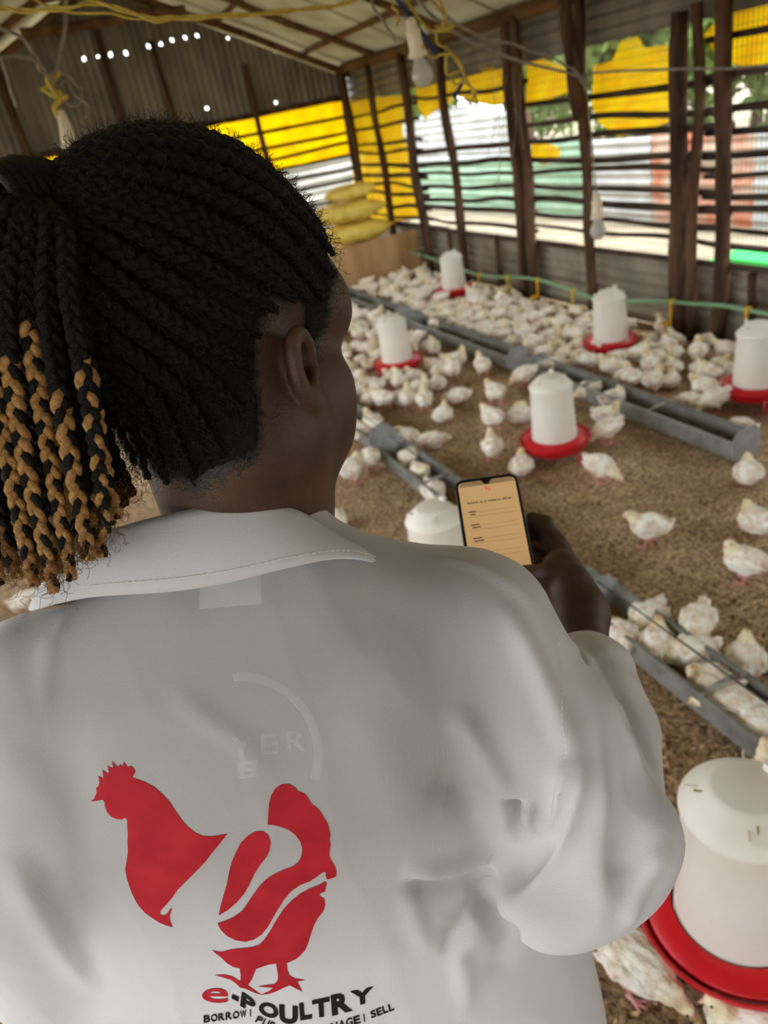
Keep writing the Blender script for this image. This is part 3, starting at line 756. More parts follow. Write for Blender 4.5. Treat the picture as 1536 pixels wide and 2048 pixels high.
for i, m_ in enumerate(MC):
    Fa.cap(WR, m_, 0.0225, 0.0120, 0.012)
PALM = PP(0.098, 0.128, 0.010)
Fa.cap(WR, PALM, 0.0235, 0.019, 0.014)
for i, m_ in enumerate(MC):
    v0 = 0.062 + 0.021 * i
    L_ = (0.9, 1.0, 0.95, 0.8)[i]
    Fa.chain([m_, PP(0.092, v0 + 0.004, bk - 0.012), PP(0.060, v0 - 0.004, bk - 0.004), PP(0.060 - 0.020 * L_, v0 - 0.006, bk + 0.001)], [0.0115, 0.0098, 0.0088, 0.0074], 0.004)
Fa.chain([m_ + 0 for m_ in (MC[0], PP(0.0945, 0.064, -0.016), PP(0.082, 0.056, -0.0135))], [0.0115, 0.0105, 0.0088], 0.005)    # index curled at the edge
TH0 = PP(0.104, 0.150, 0.022)
Fa.cap(WR, TH0, 0.0215, 0.0165, 0.012)
Fa.chain([TH0, PP(0.085, 0.139, 0.022), PP(0.060, 0.130, 0.011)], [0.0165, 0.0118, 0.0092], 0.006)                        # thumb over the glass
FORE = WR + (EL - WR) * 0.45
Fa.cap(WR, FORE, 0.0240, 0.032, 0.012)
Va, Qa = Fa.mesh_data(); Va = relax(Va, Qa, 2, 0.4)
# hidden left hand under the phone
Fl = Field((-0.05, 0.10, 1.02), (0.30, 0.36, 1.24), 0.004)
LW = np.array([0.03, 0.20, 1.10]); PB = PP(0.02, 0.13, -0.03)
Fl.cap(LW, PB, 0.026, 0.026, 0.01)
for i in range(4): Fl.cap(PB + PH_d * (0.018 * (i - 1.5)), PP(0.052, 0.10 + 0.016 * i, -0.021), 0.011, 0.008, 0.004)
Fl.cap(PB, PP(0.0, 0.09, -0.022), 0.014, 0.009, 0.006)
Fl.cap(LW, LW + np.array([-0.10, -0.10, -0.01]), 0.026, 0.034, 0.01)
Vl, Ql = Fl.mesh_data()
# shins down to the boots
Fg = Field((-0.24, -0.1, 0.04), (0.14, 0.2, 0.75), 0.01)
for s in (1, -1): Fg.chain([(-0.05 + 0.09 * s, 0.05, 0.72), (-0.05 + 0.1 * s, 0.05, 0.45), (-0.05 + 0.1 * s, 0.04, 0.06)], [0.075, 0.055, 0.04], 0.01)
Vg, Qg = Fg.mesh_data()
VB = np.vstack([VhL, Va, Vl, Vg]); QB = np.vstack([Qh, Qa + len(VhL), Ql + len(VhL) + len(Va), Qg + len(VhL) + len(Va) + len(Vl)])
me = np_mesh('body', VB, QB)
point_attr(me, 'hair', np.concatenate([hair_mask, np.zeros(len(Va) + len(Vl) + len(Vg))]))
body = link('body', me, MT['skin'], person, True)

MT['eye_white'] = mat('eye_white', lin((216, 206, 196)), 0.2, spec=0.5)
MT['iris'] = mat('dark_brown_iris', lin((30, 18, 12)), 0.1, spec=0.6)
for s in (1, -1):
    eb_ = bmesh.new(); bmesh.ops.create_uvsphere(eb_, u_segments=16, v_segments=12, radius=0.0115)
    em = bpy.data.meshes.new('eye'); eb_.to_mesh(em); eb_.free(); em.materials.append(MT['eye_white']); em.materials.append(MT['iris'])
    for pl in em.polygons: pl.material_index = 1 if pl.center.y > 0.0098 else 0; pl.use_smooth = True
    eo = link('eye', em, None, person); eo.matrix_local = Matrix.Translation(H2L((0.032 * s, 0.0905, 0.002))) @ Matrix([list(r) for r in HM]).to_4x4()

# ---- hair: cap hugging the scalp, then each braid
head_bvh = BVHTree.FromPolygons([Vector(v) for v in Vh], Qh.tolist())
capm = hm > 0.006
fsel = capm[Qh].all(1)
ids = np.full(len(Vh), -1); used = np.unique(Qh[fsel]); ids[used] = np.arange(len(used))
Nh = normals(Vh, Qh)
offs = np.clip((hm[used] - 0.006) / 0.02, 0, 1) * 0.0035 - 0.0012 + 0.0008 * vnoise(Vh[used] * 400, 8)
cap_me = np_mesh('hair', H2L(Vh[used] + Nh[used] * offs[:, None]), ids[Qh[fsel]])
hair = link('hair', cap_me, MT['hair'], person, True)

def braid(path, nrm, width, period=0.030, gold_from=None, seed=0, name='braid', sides=6, pattern=(1, 1, 0)):
    """three interlaced strands along a path; gold_from: distance along the path where the golden fibre starts"""
    rr = np.random.default_rng(seed)
    path = np.asarray(path, float); nrm = np.asarray(nrm, float)
    seg = np.linalg.norm(np.diff(path, axis=0), axis=1); s = np.concatenate([[0], np.cumsum(seg)])
    n = max(12, int(s[-1] / (period / 10)))
    t = np.linspace(0, s[-1], n)
    P = np.stack([np.interp(t, s, path[:, i]) for i in range(3)], 1)
    Nn = np.stack([np.interp(t, s, nrm[:, i]) for i in range(3)], 1)
    T = np.gradient(P, axis=0); T /= np.linalg.norm(T, axis=1, keepdims=True)
    Nn -= T * (Nn * T).sum(1, keepdims=True); Nn /= np.maximum(np.linalg.norm(Nn, axis=1, keepdims=True), 1e-9)
    Bn = np.cross(T, Nn)
    w = np.interp(t, np.linspace(0, s[-1], len(width)), width)
    ph0 = rr.random() * 6.28
    mb = MB()
    for k in range(3):
        th = 2 * math.pi * t / period + ph0 + k * 2 * math.pi / 3
        C = P + Bn * (w * 0.26 * np.sin(th))[:, None] + Nn * (w * 0.15 * np.sin(2 * th))[:, None]
        b0 = len(mb.f)
        mb.tube(C, w * 0.265 * (1 + 0.05 * rr.normal(0, 1, n)), sides)
        if gold_from is not None and pattern[k]:
            g0 = gold_from + rr.normal(0, 0.010)
            for q in range(len(mb.f) - b0 - 2):
                if t[min(q // sides, n - 1)] > g0: mb.mi[b0 + q] = 1
    return mb

HCC = np.array([0, -0.012, 0.045])
def surf(d, off):
    d = d / np.linalg.norm(d)
    hit, nn, *_ = head_bvh.ray_cast(Vector(HCC + d * 0.2), Vector(-d), 0.3)
    if hit is None: return HCC + d * 0.09, d
    return np.array(hit) + np.array(nn) * off, np.array(nn)
TIE = surf(L2H(LP(118, 440, 0.46)) - HCC, 0.0)[0]
starts = [(0.010, 0.086, 0.104), (0.027, 0.081, 0.101), (0.042, 0.072, 0.096), (0.054, 0.062, 0.087), (0.062, 0.053, 0.073), (0.068, 0.043, 0.058), (0.072, 0.032, 0.044), (0.075, 0.014, 0.043),
          (0.076, -0.006, 0.043), (0.076, -0.024, 0.036), (0.074, -0.037, 0.020), (0.071, -0.044, -0.001), (0.065, -0.052, -0.022), (0.054, -0.060, -0.038), (0.040, -0.066, -0.047), (0.024, -0.070, -0.052), (0.008, -0.070, -0.054)]
bi = 0
for s in (1, -1):
    for k, st in enumerate(starts):
        a = np.array([st[0] * s, st[1], st[2]]) - HCC
        e = TIE + np.array([s * (0.017 * math.sin(k * 0.17 + 0.15)), 0, 0.017 * math.cos(k * 0.17 + 0.15)]) - HCC
        a /= np.linalg.norm(a); e /= np.linalg.norm(e)
        pts = []; nn = []
        om = math.acos(np.clip(a @ e, -1, 1))
        for u in np.linspace(0, 1, 34):
            d = (math.sin((1 - u) * om) * a + math.sin(u * om) * e) / math.sin(om)
            d = d + np.array([s * 0.12, 0, 0.05 if k < 7 else -0.10]) * math.sin(math.pi * u) * 0.5
            d = d + 0.006 * np.array([mnoise.noise((u * 4, k * 3.1, s)), mnoise.noise((u * 4, k * 3.1, s + 5)), mnoise.noise((u * 4, k * 3.1, s + 9))])
            p_, n_ = surf(d, 0.0042); pts.append(p_); nn.append(n_)
        wd = [0.0070, 0.0120, 0.0142, 0.0150, 0.0135, 0.0105] if k < 9 else [0.0062, 0.0110, 0.0138, 0.0145, 0.0130, 0.0100]
        bm = braid(H2L(np.array(pts)), np.array(nn) @ HM.T, wd, 0.0275, None, 50 + bi)
        bm.build('braid', [MT['hair'], MT['gold']], hair, True); bi += 1

# the ponytail: a wrap of hair round the gathered braids, braids arching out and hanging
TL_ = H2L(TIE); bdir = np.array([-0.66, -0.74, 0.04]); bdir /= np.linalg.norm(bdir)
tr = np.cross(bdir, (0, 0, 1.0)); tr /= np.linalg.norm(tr); tu = np.cross(tr, bdir)
wrap = MB()
for q in range(7):
    ring = [TL_ + bdir * (-0.008 + 0.005 * q) + (tr * math.cos(t) * 0.026 + tu * math.sin(t) * 0.026) * (1.0 - 0.03 * abs(q - 3)) for t in np.linspace(0, 2 * math.pi, 28, endpoint=False)]
    wrap.tube(ring, 0.0042, 7, closed=True)
wrap.build('hair_wrap', MT['hair'], hair, True)
rr = random.Random(11)
# hanging braids: where each passes on its way down (photo x at two heights, end point)
TAIL = [(138, 180, 212, 1080), (98, 132, 184, 1135), (52, 88, 148, 1160), (10, 42, 108, 1190), (-34, -4, 62, 1196), (-78, -56, 6, 1176), (-120, -108, -50, 1150)]
ends = []; ti = 0
for lay in range(4):
    for i, (xa, xb, xe, ye) in enumerate(TAIL if lay < 3 else [(120, 205, 258, 1010), (96, 190, 240, 1030), (70, 160, 226, 1050), (30, 120, 190, 1080)]):
        sh_ = (0, 22, -4, 4)[lay]; dd = (0.0, 0.021, 0.042, 0.056)[lay]
        sgn = (i - 3.0) / 3.0; dj = rr.uniform(-0.005, 0.005)
        p0 = TL_ + bdir * 0.004 + tr * (-0.016 * sgn) + tu * (0.012 - 0.010 * lay)
        p1 = LP(74 + (xa - 60) * 0.62 + sh_, 430 + 20 * lay + abs(sgn) * 14, 0.412 + dd * 0.7)
        p2 = LP(xa + sh_ + rr.uniform(-6, 6), 600, 0.408 + dd + dj)
        p3 = LP(xb + sh_ + rr.uniform(-8, 8), 860, 0.430 + dd + dj)
        p4 = LP(xe + sh_ + rr.uniform(-6, 6), ye - rr.uniform(0, 30) - 16 * (lay % 3), 0.462 + dd * 0.6)
        pts = spline([p0, p1, p2, p3, p4], 60)
        vw = CAML - pts; vw /= np.linalg.norm(vw, axis=1, keepdims=True)
        q = rr.random() * 1.2 - 0.6; wmul = rr.uniform(0.86, 1.12)
        bm = braid(pts, vw + np.array([q, 0, 0]), [0.0110 * wmul, 0.0125 * wmul, 0.0128 * wmul, 0.0120 * wmul, 0.0105 * wmul, 0.0085 * wmul], 0.027 * wmul, None if lay == 3 else rr.uniform(0.12, 0.19) + 0.03 * lay, 200 + ti,
                   pattern=rr.choice([(1, 1, 0), (1, 1, 0), (1, 0, 1), (0, 1, 1), (1, 1, 1), (1, 0, 0)]))
        bm.build('braid', [MT['hair'], MT['gold']], hair, True); ends.append(pts[-1]); ti += 1
# loose frizz: fine stray hairs along braids and scalp, curly ends of the ponytail
fz = MB(); fzg = MB()
nr = np.random.default_rng(5)
sel = used[nr.integers(0, len(used), 6000)]
for v in sel:
    p = Vh[v]; n_ = Nh[v]
    if hm[v] < 0.012 and nr.random() < 0.5: continue
    t = np.cross(n_, nr.normal(0, 1, 3)); t /= np.linalg.norm(t); b_ = np.cross(n_, t)
    l = nr.uniform(0.004, 0.015); q = []
    curl = nr.uniform(0.0006, 0.0022); w_ = nr.uniform(5, 14); lift = nr.uniform(0.1, 1.4)
    for u in np.linspace(0, 1, 7):
        q.append(p + n_ * (0.004 + 0.008 * lift * u) + t * l * u + (b_ * math.sin(w_ * u) + n_ * math.cos(w_ * u)) * curl)
    fz.tube(H2L(np.array(q)), 0.00015, 3, cap=False)
tag(fz.build('frizz', MT['fuzz'], hair), kind='stuff')
for e in ends:
    for _ in range(22):
        l = nr.uniform(0.008, 0.020); t = nr.normal(0, 1, 3); t[2] = -abs(t[2]) * 0.5; t /= np.linalg.norm(t); b_ = np.cross(t, nr.normal(0, 1, 3)); b_ /= np.linalg.norm(b_); c_ = np.cross(t, b_)
        o_ = e + nr.normal(0, 0.005, 3) + np.array([0, 0, 0.012]); w_ = nr.uniform(6, 16); cr = nr.uniform(0.001, 0.004)
        fzg.tube([o_ + t * l * u + (b_ * math.sin(w_ * u) + c_ * math.cos(w_ * u)) * cr for u in np.linspace(0, 1, 11)], 0.00016, 3, cap=False)
tag(fzg.build('frayed_ends', MT['gold_fray'], hair), kind='stuff')

# ---- the coat
Fc = Field((-0.40, -0.22, 0.58), (0.42, 0.27, 1.44), 0.004)
zt = np.array([0.58, 0.70, 0.85, 1.00, 1.10, 1.20, 1.27, 1.31, 1.34, 1.365, 1.385, 1.405, 1.43])
rx = np.array([0.335, 0.32, 0.298, 0.270, 0.240, 0.222, 0.206, 0.188, 0.152, 0.108, 0.080, 0.060, 0.040])
ry = np.array([0.19, 0.185, 0.175, 0.152, 0.145, 0.140, 0.118, 0.088, 0.062, 0.046, 0.040, 0.036, 0.030])
cx = np.array([-0.075, -0.07, -0.06, -0.045, -0.03, -0.018, -0.010, -0.008, -0.008, -0.006, -0.004, 0, 0])
cy = np.array([0.070, 0.070, 0.072, 0.072, 0.070, 0.066, 0.052, 0.034, 0.022, 0.016, 0.022, 0.030, 0.036])
sl, X, Y, Z = Fc.sub(Fc.lo, Fc.lo + Fc.h * Fc.n)
zz = Z.ravel()
def tz(a): return np.interp(zz, zt, a)[None, None, :]
def smooth_tab(a):
    f_ = np.interp(zz, zt, a); k_ = np.exp(-np.linspace(-2, 2, 11) ** 2); k_ /= k_.sum()
    return np.convolve(np.pad(f_, 5, 'edge'), k_, 'valid')[None, None, :]
RX_, RY_, CX_, CY_ = smooth_tab(rx), smooth_tab(ry), smooth_tab(cx), smooth_tab(cy)
u_ = np.abs((X - CX_) / RX_); v_ = np.abs((Y - CY_) / RY_)
k0 = (u_ ** 2.5 + v_ ** 2.5) ** (1 / 2.5)
Fc.F = np.minimum(((k0 - 1) * np.minimum(RX_, RY_) * 0.9).astype(np.float32), 1.0)
Fc.F = np.maximum(Fc.F, np.broadcast_to(0.60 - Z, Fc.F.shape).astype(np.float32))
# right sleeve: shoulder, upper arm back to the elbow, forearm forward to the cuff
SH = np.array([0.166, 0.022, 1.268]); MID = np.array([0.203, -0.016, 1.168])
CUFF = WR + (EL - WR) * 0.33
Fc.chain([SH, MID, EL], [0.060, 0.060, 0.062], 0.03)
Fc.ell(LP(1292, 1660, 0.60), (0.024, 0.028, 0.026), k=0.03)
Fs_ = Field(Fc.lo, Fc.lo + Fc.h * (Fc.n - 1), Fc.h)
FO = np.array([0.018, 0.034, -0.012])
Fs_.chain([EL + FO, EL + (CUFF - EL) * 0.55 + FO * 0.7, CUFF], [0.050, 0.058, 0.048], 0.0)
Fc.F = np.minimum(Fc.F, Fs_.F); del Fs_
Fc.ell(LP(1115, 1795, 0.61), (0.048, 0.042, 0.034), k=0.035)     # sleeve sagging under the elbow
Fc.cap((-0.050, 0.0, 1.372), (-0.165, 0.002, 1.338), 0.022, 0.030, 0.02)
# left sleeve
Fc.chain([(-0.185, 0.025, 1.295), (-0.262, 0.0, 1.15), (-0.285, 0.01, 1.00)], [0.06, 0.066, 0.064], 0.03)
Fc.chain([(-0.285, 0.01, 1.00), (-0.13, 0.16, 1.06), (-0.02, 0.20, 1.10)], [0.062, 0.052, 0.042], 0.012)
Vc, Qc = Fc.mesh_data(); Vc = relax(Vc, Qc, 3, 0.5)

def bvh_of(V, Q): return BVHTree.FromPolygons(V.tolist(), Q.tolist())
coat_bvh = bvh_of(Vc, Qc)
def on_coat(px, py, bvh=None):
    d = LR(px, py); d = d / np.linalg.norm(d)
    h, n, i, dist = (bvh or coat_bvh).ray_cast(Vector(CAML), Vector(d), 3.0)
    return (None, None) if h is None else (np.array(h), np.array(n))
def fold(V, Nn, pix, amp, w, kind='ridge', w2=0.03, taper=True):
    """raise a fold along a line drawn on the coat"""
    pts = [on_coat(*p)[0] for p in spline(pix, 4 * len(pix))]
    pts = np.array([p for p in pts if p is not None])
    if len(pts) < 2: return V
    m = max(w, w2) * 3
    near = np.all((V > pts.min(0) - m) & (V < pts.max(0) + m), axis=1)
    P = V[near]; best = np.full(len(P), 9.0); sg = np.zeros(len(P)); tt = np.zeros(len(P))
    k = len(pts)
    for i in range(k - 1):
        a, b = pts[i], pts[i + 1]; ab = b - a; L2 = ab @ ab
        if L2 < 1e-10: continue
        t = np.clip(((P - a) @ ab) / L2, 0, 1); df = P - a - t[:, None] * ab; d = np.linalg.norm(df, axis=1)
        u = d < best; best[u] = d[u]; tt[u] = (i + t[u]) / (k - 1)
        sg[u] = np.sign(np.einsum('ij,ij->i', np.cross(ab, df[u]), Nn[near][u]))
    en = np.clip(np.sin(np.pi * np.clip(tt, 0.0, 1.0)) * 1.6, 0, 1) if taper else 1.0
    if kind == 'ridge': h = amp * np.exp(-(best / w) ** 2)
    else:                                            # overlap: a raised lip on one side that drops sharply on the other
        s_ = best * sg; h = amp * np.where(s_ > 0, np.exp(-s_ / w2), -0.55 * np.exp(-(-s_) / w2)) * np.clip(np.abs(s_) / w + 0.25, 0, 1)
    V = V.copy(); V[near] += Nn[near] * (h * en)[:, None]
    return V
Nc = normals(Vc, Qc)
front = Vc[:, 1] < 0.2
lowamp = 0.0022 * vnoise(Vc * np.array([9, 9, 4.0]), 21) + 0.0011 * vnoise(Vc * np.array([24, 24, 11.0]), 22)
def creases(q, sd): return np.clip(1 - np.abs(vnoise(q, sd)) * 1.35, 0, 1) ** 5
sw = Vc + 0.03 * np.stack([vnoise(Vc * 6, 31), vnoise(Vc * 6, 32), vnoise(Vc * 6, 33)], 1)
arm = np.clip((Vc[:, 0] - 0.13) / 0.06, 0, 1)
lowamp = lowamp + (0.0012 + 0.0016 * arm) * creases(sw * np.array([9, 9, 5.0]), 41) + 0.0008 * creases(sw * np.array([17, 17, 9.0]), 42)
Vc = Vc + Nc * lowamp[:, None]
FOLDS = [
    ([(1000, 1200), (1045, 1290), (1090, 1380), (1130, 1470), (1142, 1510)], 0.0060, 0.009, 'ridge', 0),
    ([(1135, 1500), (1115, 1570), (1102, 1640), (1075, 1690)], 0.0050, 0.006, 'ridge', 0),
    ([(900, 1410), (945, 1465), (985, 1530), (1025, 1600)], 0.0060, 0.010, 'ridge', 0),
    ([(860, 1600), (900, 1560), (930, 1590), (980, 1640)], -0.0045, 0.014, 'ridge', 0),
    ([(1020, 1600), (1031, 1625), (1036, 1655), (1033, 1690)], -0.0190, 0.0060, 'ridge', 0),
    ([(1045, 1610), (1058, 1640), (1052, 1680)], 0.0070, 0.007, 'ridge', 0),
    ([(800, 1742), (880, 1738), (955, 1716), (1020, 1684)], 0.0070, 0.010, 'ridge', 0),
    ([(800, 1772), (880, 1770), (950, 1750), (985, 1730)], -0.0080, 0.011, 'ridge', 0),
    ([(960, 1735), (968, 1780), (985, 1825), (1040, 1880)], -0.0160, 0.010, 'ridge', 0),
    ([(1148, 1490), (1152, 1560), (1130, 1650), (1085, 1740), (1000, 1822)], 0.0055, 0.0085, 'ridge', 0),
    ([(1128, 1560), (1105, 1640), (1060, 1715), (1000, 1780)], -0.0070, 0.016, 'ridge', 0),
    ([(1120, 1270), (1150, 1380), (1185, 1480), (1200, 1580)], -0.0035, 0.012, 'ridge', 0),
    ([(1185, 1380), (1205, 1520), (1210, 1650), (1206, 1760), (1195, 1880)], 0.0035, 0.010, 'ridge', 0),
    ([(1215, 1420), (1232, 1540), (1238, 1650), (1232, 1760)], -0.0050, 0.014, 'ridge', 0),
    ([(1262, 1500), (1275, 1600), (1260, 1700), (1225, 1800)], -0.0065, 0.016, 'ridge', 0),
    ([(1345, 1690), (1300, 1740), (1268, 1800), (1255, 1860)], 0.0055, 0.008, 'ridge', 0),
    ([(1150, 1262), (1215, 1340), (1285, 1480), (1330, 1590)], -0.0055, 0.0065, 'ridge', 0),
    ([(1118, 1262), (1190, 1350), (1258, 1480), (1308, 1590)], 0.0030, 0.0060, 'ridge', 0),
    ([(1200, 1330), (1245, 1350), (1290, 1390), (1315, 1420)], 0.0040, 0.008, 'ridge', 0),
    ([(1215, 1400), (1270, 1440), (1320, 1500)], 0.0030, 0.008, 'ridge', 0),
    ([(960, 1790), (925, 1850), (905, 1880), (880, 1890)], -0.0045, 0.014, 'ridge', 0),
    ([(985, 1850), (940, 1880), (915, 1910), (930, 1960), (935, 2040)], 0.0042, 0.010, 'ridge', 0),
    ([(1000, 1840), (1010, 1900), (985, 1960)], -0.0040, 0.016, 'ridge', 0),
    ([(810, 1760), (825, 1820), (845, 1870), (870, 1900)], 0.0026, 0.009, 'ridge', 0),
    ([(330, 1370), (420, 1440), (500, 1500), (545, 1560)], 0.0022, 0.010, 'ridge', 0),
    ([(30, 1480), (110, 1620), (150, 1760), (180, 1900)], 0.0040, 0.018, 'ridge', 0),
    ([(10, 1700), (80, 1820), (130, 1900), (200, 1990)], 0.0045, 0.012, 'ridge', 0),
    ([(100, 1260), (90, 1330), (88, 1420)], 0.0018, 0.006, 'ridge', 0),
    ([(135, 1225), (110, 1290), (100, 1350)], 0.0016, 0.005, 'ridge', 0),
    ([(700, 1400), (760, 1500), (800, 1600), (830, 1700)], 0.0030, 0.022, 'ridge', 0),
    ([(640, 1180), (800, 1230), (920, 1330), (1000, 1440)], -0.0035, 0.030, 'ridge', 0),
    ([(840, 1120), (930, 1130), (1010, 1165), (1075, 1225)], 0.0022, 0.006, 'ridge', 0),
]
for pix, amp, w, kd, w2 in FOLDS:
    Nc = normals(Vc, Qc)
    Vc = fold(Vc, Nc, pix, amp * 1.35, w, kd, w2 or 0.03)
Vc = relax(Vc, Qc, 1, 0.35)
coat_bvh = bvh_of(Vc, Qc)
coat_me = np_mesh('coat', Vc, Qc)
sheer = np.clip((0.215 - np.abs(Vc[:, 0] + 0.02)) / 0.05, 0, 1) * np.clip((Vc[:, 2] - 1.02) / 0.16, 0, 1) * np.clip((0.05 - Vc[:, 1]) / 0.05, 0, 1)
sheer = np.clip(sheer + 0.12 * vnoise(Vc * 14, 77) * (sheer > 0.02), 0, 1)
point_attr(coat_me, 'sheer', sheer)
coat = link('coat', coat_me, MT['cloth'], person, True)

def strip(A, Bc, n=70, bulge=0.004, thick=0.0022):
    """a cloth band lofted between two edge curves"""
    A = spline(A, n); Bc = spline(Bc, n); rows = 9; V = []
    cen = (A.mean(0) + Bc.mean(0)) / 2
    for j in range(rows):
        u = j / (rows - 1); P = A * (1 - u) + Bc * u
        out = P - cen; out[:, 2] = 0; out /= np.linalg.norm(out, axis=1, keepdims=True)
        P = P + out * (bulge * math.sin(math.pi * u)) + np.array([0, 0, 0.6 * bulge]) * math.sin(math.pi * u)
        V.append(P)
    V = np.concatenate(V); Fq = [(j * n + i, j * n + i + 1, (j + 1) * n + i + 1, (j + 1) * n + i) for j in range(rows - 1) for i in range(n - 1)]
    return V, np.array(Fq)
CT = [(-0.045, 0.125, 1.300), (-0.085, 0.100, 1.345), (-0.106, 0.052, 1.396), (-0.097, 0.004, 1.427), (-0.061, -0.006, 1.436), (-0.012, -0.010, 1.440), (0.021, -0.009, 1.434), (0.048, 0.000, 1.420), (0.066, 0.012, 1.393), (0.078, 0.026, 1.364), (0.076, 0.060, 1.328), (0.030, 0.118, 1.290)]
CB = [(-0.060, 0.150, 1.262), (-0.125, 0.110, 1.305), (-0.158, 0.045, 1.358), (-0.140, -0.020, 1.394), (-0.095, -0.030, 1.401), (-0.041, -0.036, 1.397), (-0.003, -0.038, 1.396), (0.040, -0.035, 1.396), (0.074, -0.022, 1.388), (0.098, 0.006, 1.360), (0.104, 0.056, 1.310), (0.042, 0.142, 1.255)]
Vs, Fq = strip(CT, CB)
col = link('collar', np_mesh('collar', Vs, Fq), MT['cloth'], coat, True)
md = col.modifiers.new('thick', 'SOLIDIFY'); md.thickness = 0.003; md.offset = 0
Vs2, Fq2 = strip(CT, [(p[0] * 0.93, 0.045 + (p[1] - 0.045) * 0.9, p[2] - 0.05) for p in CT], bulge=0.0)
cs = link('collar_stand', np_mesh('collar_stand', Vs2, Fq2), MT['cloth'], coat, True)
md = cs.modifiers.new('thick', 'SOLIDIFY'); md.thickness = 0.002

def stitches(pts, nrm, ln=0.0030, gap=0.0016, r=0.00035):
    mb = MB(); seg = np.linalg.norm(np.diff(pts, axis=0), axis=1); s = np.concatenate([[0], np.cumsum(seg)]); t = 0
    while t + ln < s[-1]:
        a, m_, b = [np.array([np.interp(q, s, pts[:, i]) for i in range(3)]) for q in (t, t + ln / 2, t + ln)]
        nn_ = np.array([np.interp(t, s, nrm[:, i]) for i in range(3)])
        mb.tube([a, m_ + nn_ * 0.0005, b], r, 4); t += ln + gap
    return mb
# collar seam, a row of stitches a finger's width from the edge
Ve = spline(CT, 140) * 0.16 + spline(CB, 140) * 0.84
cen = Ve.mean(0); out = Ve - cen; out[:, 2] = 0; out /= np.linalg.norm(out, axis=1, keepdims=True)
tag(stitches(Ve + out * 0.0038 + np.array([0, 0, 0.0022]), out).build('stitching', MT['thread'], col), kind='stuff')
for pix in ([(1112, 1262), (1122, 1330), (1122, 1400), (1126, 1460), (1132, 1500), (1110, 1570), (1098, 1650), (1060, 1690)],):
    hp = [on_coat(*p) for p in spline(pix, 60)]
    hp = [(p, n) for p, n in hp if p is not None]
    tag(stitches(np.array([p + n * 0.0004 for p, n in hp]), np.array([n for p, n in hp]), 0.003, 0.0016, 0.00025).build('stitching', MT['thread'], coat), kind='stuff')

# ---- print on the back: outlines laid on the cloth
def press(name, poly_sets, m, off=0.00045, grid=6.0):
    """cloth print: polygons (photo coordinates on the back) dropped on to the coat surface"""
    V = []; Fs = []
    for poly in poly_sets:
        P2 = np.array(poly, float); lo, hi = P2.min(0), P2.max(0)
        pts = [Vector(p) for p in P2] + [Vector((x, y)) for x in np.arange(lo[0] + grid / 2, hi[0], grid) for y in np.arange(lo[1] + grid / 2, hi[1], grid)]
        vv, ee, fc, *_ = delaunay_2d_cdt(pts, [], [list(range(len(P2)))], 1, 1e-4)
        b = len(V); ok = True
        for v in vv:
            h, n = on_coat(v.x, v.y)
            if h is None: h, n = on_coat(v.x - 4, v.y)
            if h is None: h = np.zeros(3); n = np.zeros(3)
            V.append(h + n * off)
        for f in fc:
            f = [b + i for i in f]
            a = np.cross(V[f[1]] - V[f[0]], V[f[2]] - V[f[0]])
            Fs.append(tuple(f) if a @ (CAML - V[f[0]]) > 0 else tuple(reversed(f)))
    return MB().add(V, Fs).build(name, m, coat, True)
def cr(pts): return [(100 + x / 2.0211, 1480 + y / 2.0211) for x, y in pts]
def rnd(pts, n=3):
    P = np.array(pts, float); Q = np.vstack([P[-1:], P, P[:2]]); out = []
    for i in range(1, len(P) + 1):
        a, b, c, d = Q[i - 1], Q[i], Q[i + 1], Q[i + 2]
        for u in np.arange(n) / n: out.append(0.5 * (2 * b + (c - a) * u + (2 * a - 5 * b + 4 * c - d) * u * u + (-a + 3 * b - 3 * c + d) * u ** 3))
    return out
S1 = [(163,246),(178,238),(188,215),(190,207),(187,192),(196,186),(201,172),(197,143),(210,152),(217,153),(213,120),(232,133),(240,130),(233,102),(250,112),(257,110),(250,83),(270,105),(278,108),(285,95),(291,108),(300,86),(312,108),(330,104),(342,118),(345,130),(333,150),(352,157),(385,168),(420,188),(455,218),(485,250),(510,290),(535,325),(560,352),(590,375),(620,387),(655,388),(690,382),(716,378),(700,400),(680,425),(655,455),(630,488),(600,520),(570,550),(540,580),(515,605),(495,635),(478,655),(460,675),(447,690),(445,702),(455,708),(468,705),(478,694),(486,680),(494,676),(490,690),(484,710),(486,730),(496,755),(470,748),(440,735),(410,715),(385,697),(360,670),(340,635),(325,600),(312,560),(305,520),(310,490),(316,450),(314,410),(316,380),(313,345),(314,322),(303,312),(292,320),(270,318),(248,308),(232,290),(222,265),(222,250),(214,240),(200,242),(185,246)]
S2 = [(682,708),(690,665),(703,620),(715,580),(722,540),(735,490),(750,455),(770,415),(800,385),(830,368),(860,367),(882,383),(892,410),(888,445),(872,475),(848,505),(825,540),(805,585),(785,620),(755,655),(720,685)]
S3 = [(880,340),(882,300),(885,260),(893,225),(910,195),(935,178),(965,176),(990,190),(1003,207),(1025,213),(1043,232),(1055,255),(1075,270),(1095,290),(1108,315),(1122,335),(1128,360),(1133,380),(1130,400),(1134,420),(1130,445),(1128,468),(1140,490),(1152,510),(1158,530),(1156,550),(1138,558),(1120,562),(1113,545),(1116,537),(1108,531),(1098,536),(1080,550),(1050,570),(1010,585),(975,610),(945,645),(920,685),(900,720),(880,755),(855,785),(825,805),(790,814),(750,808),(715,790),(690,765),(677,738),(700,732),(740,715),(775,690),(800,655),(820,625),(845,590),(875,560),(910,538),(945,522),(980,510),(1003,492),(1015,470),(1020,440),(1012,410),(992,382),(965,362),(935,350),(905,343)]
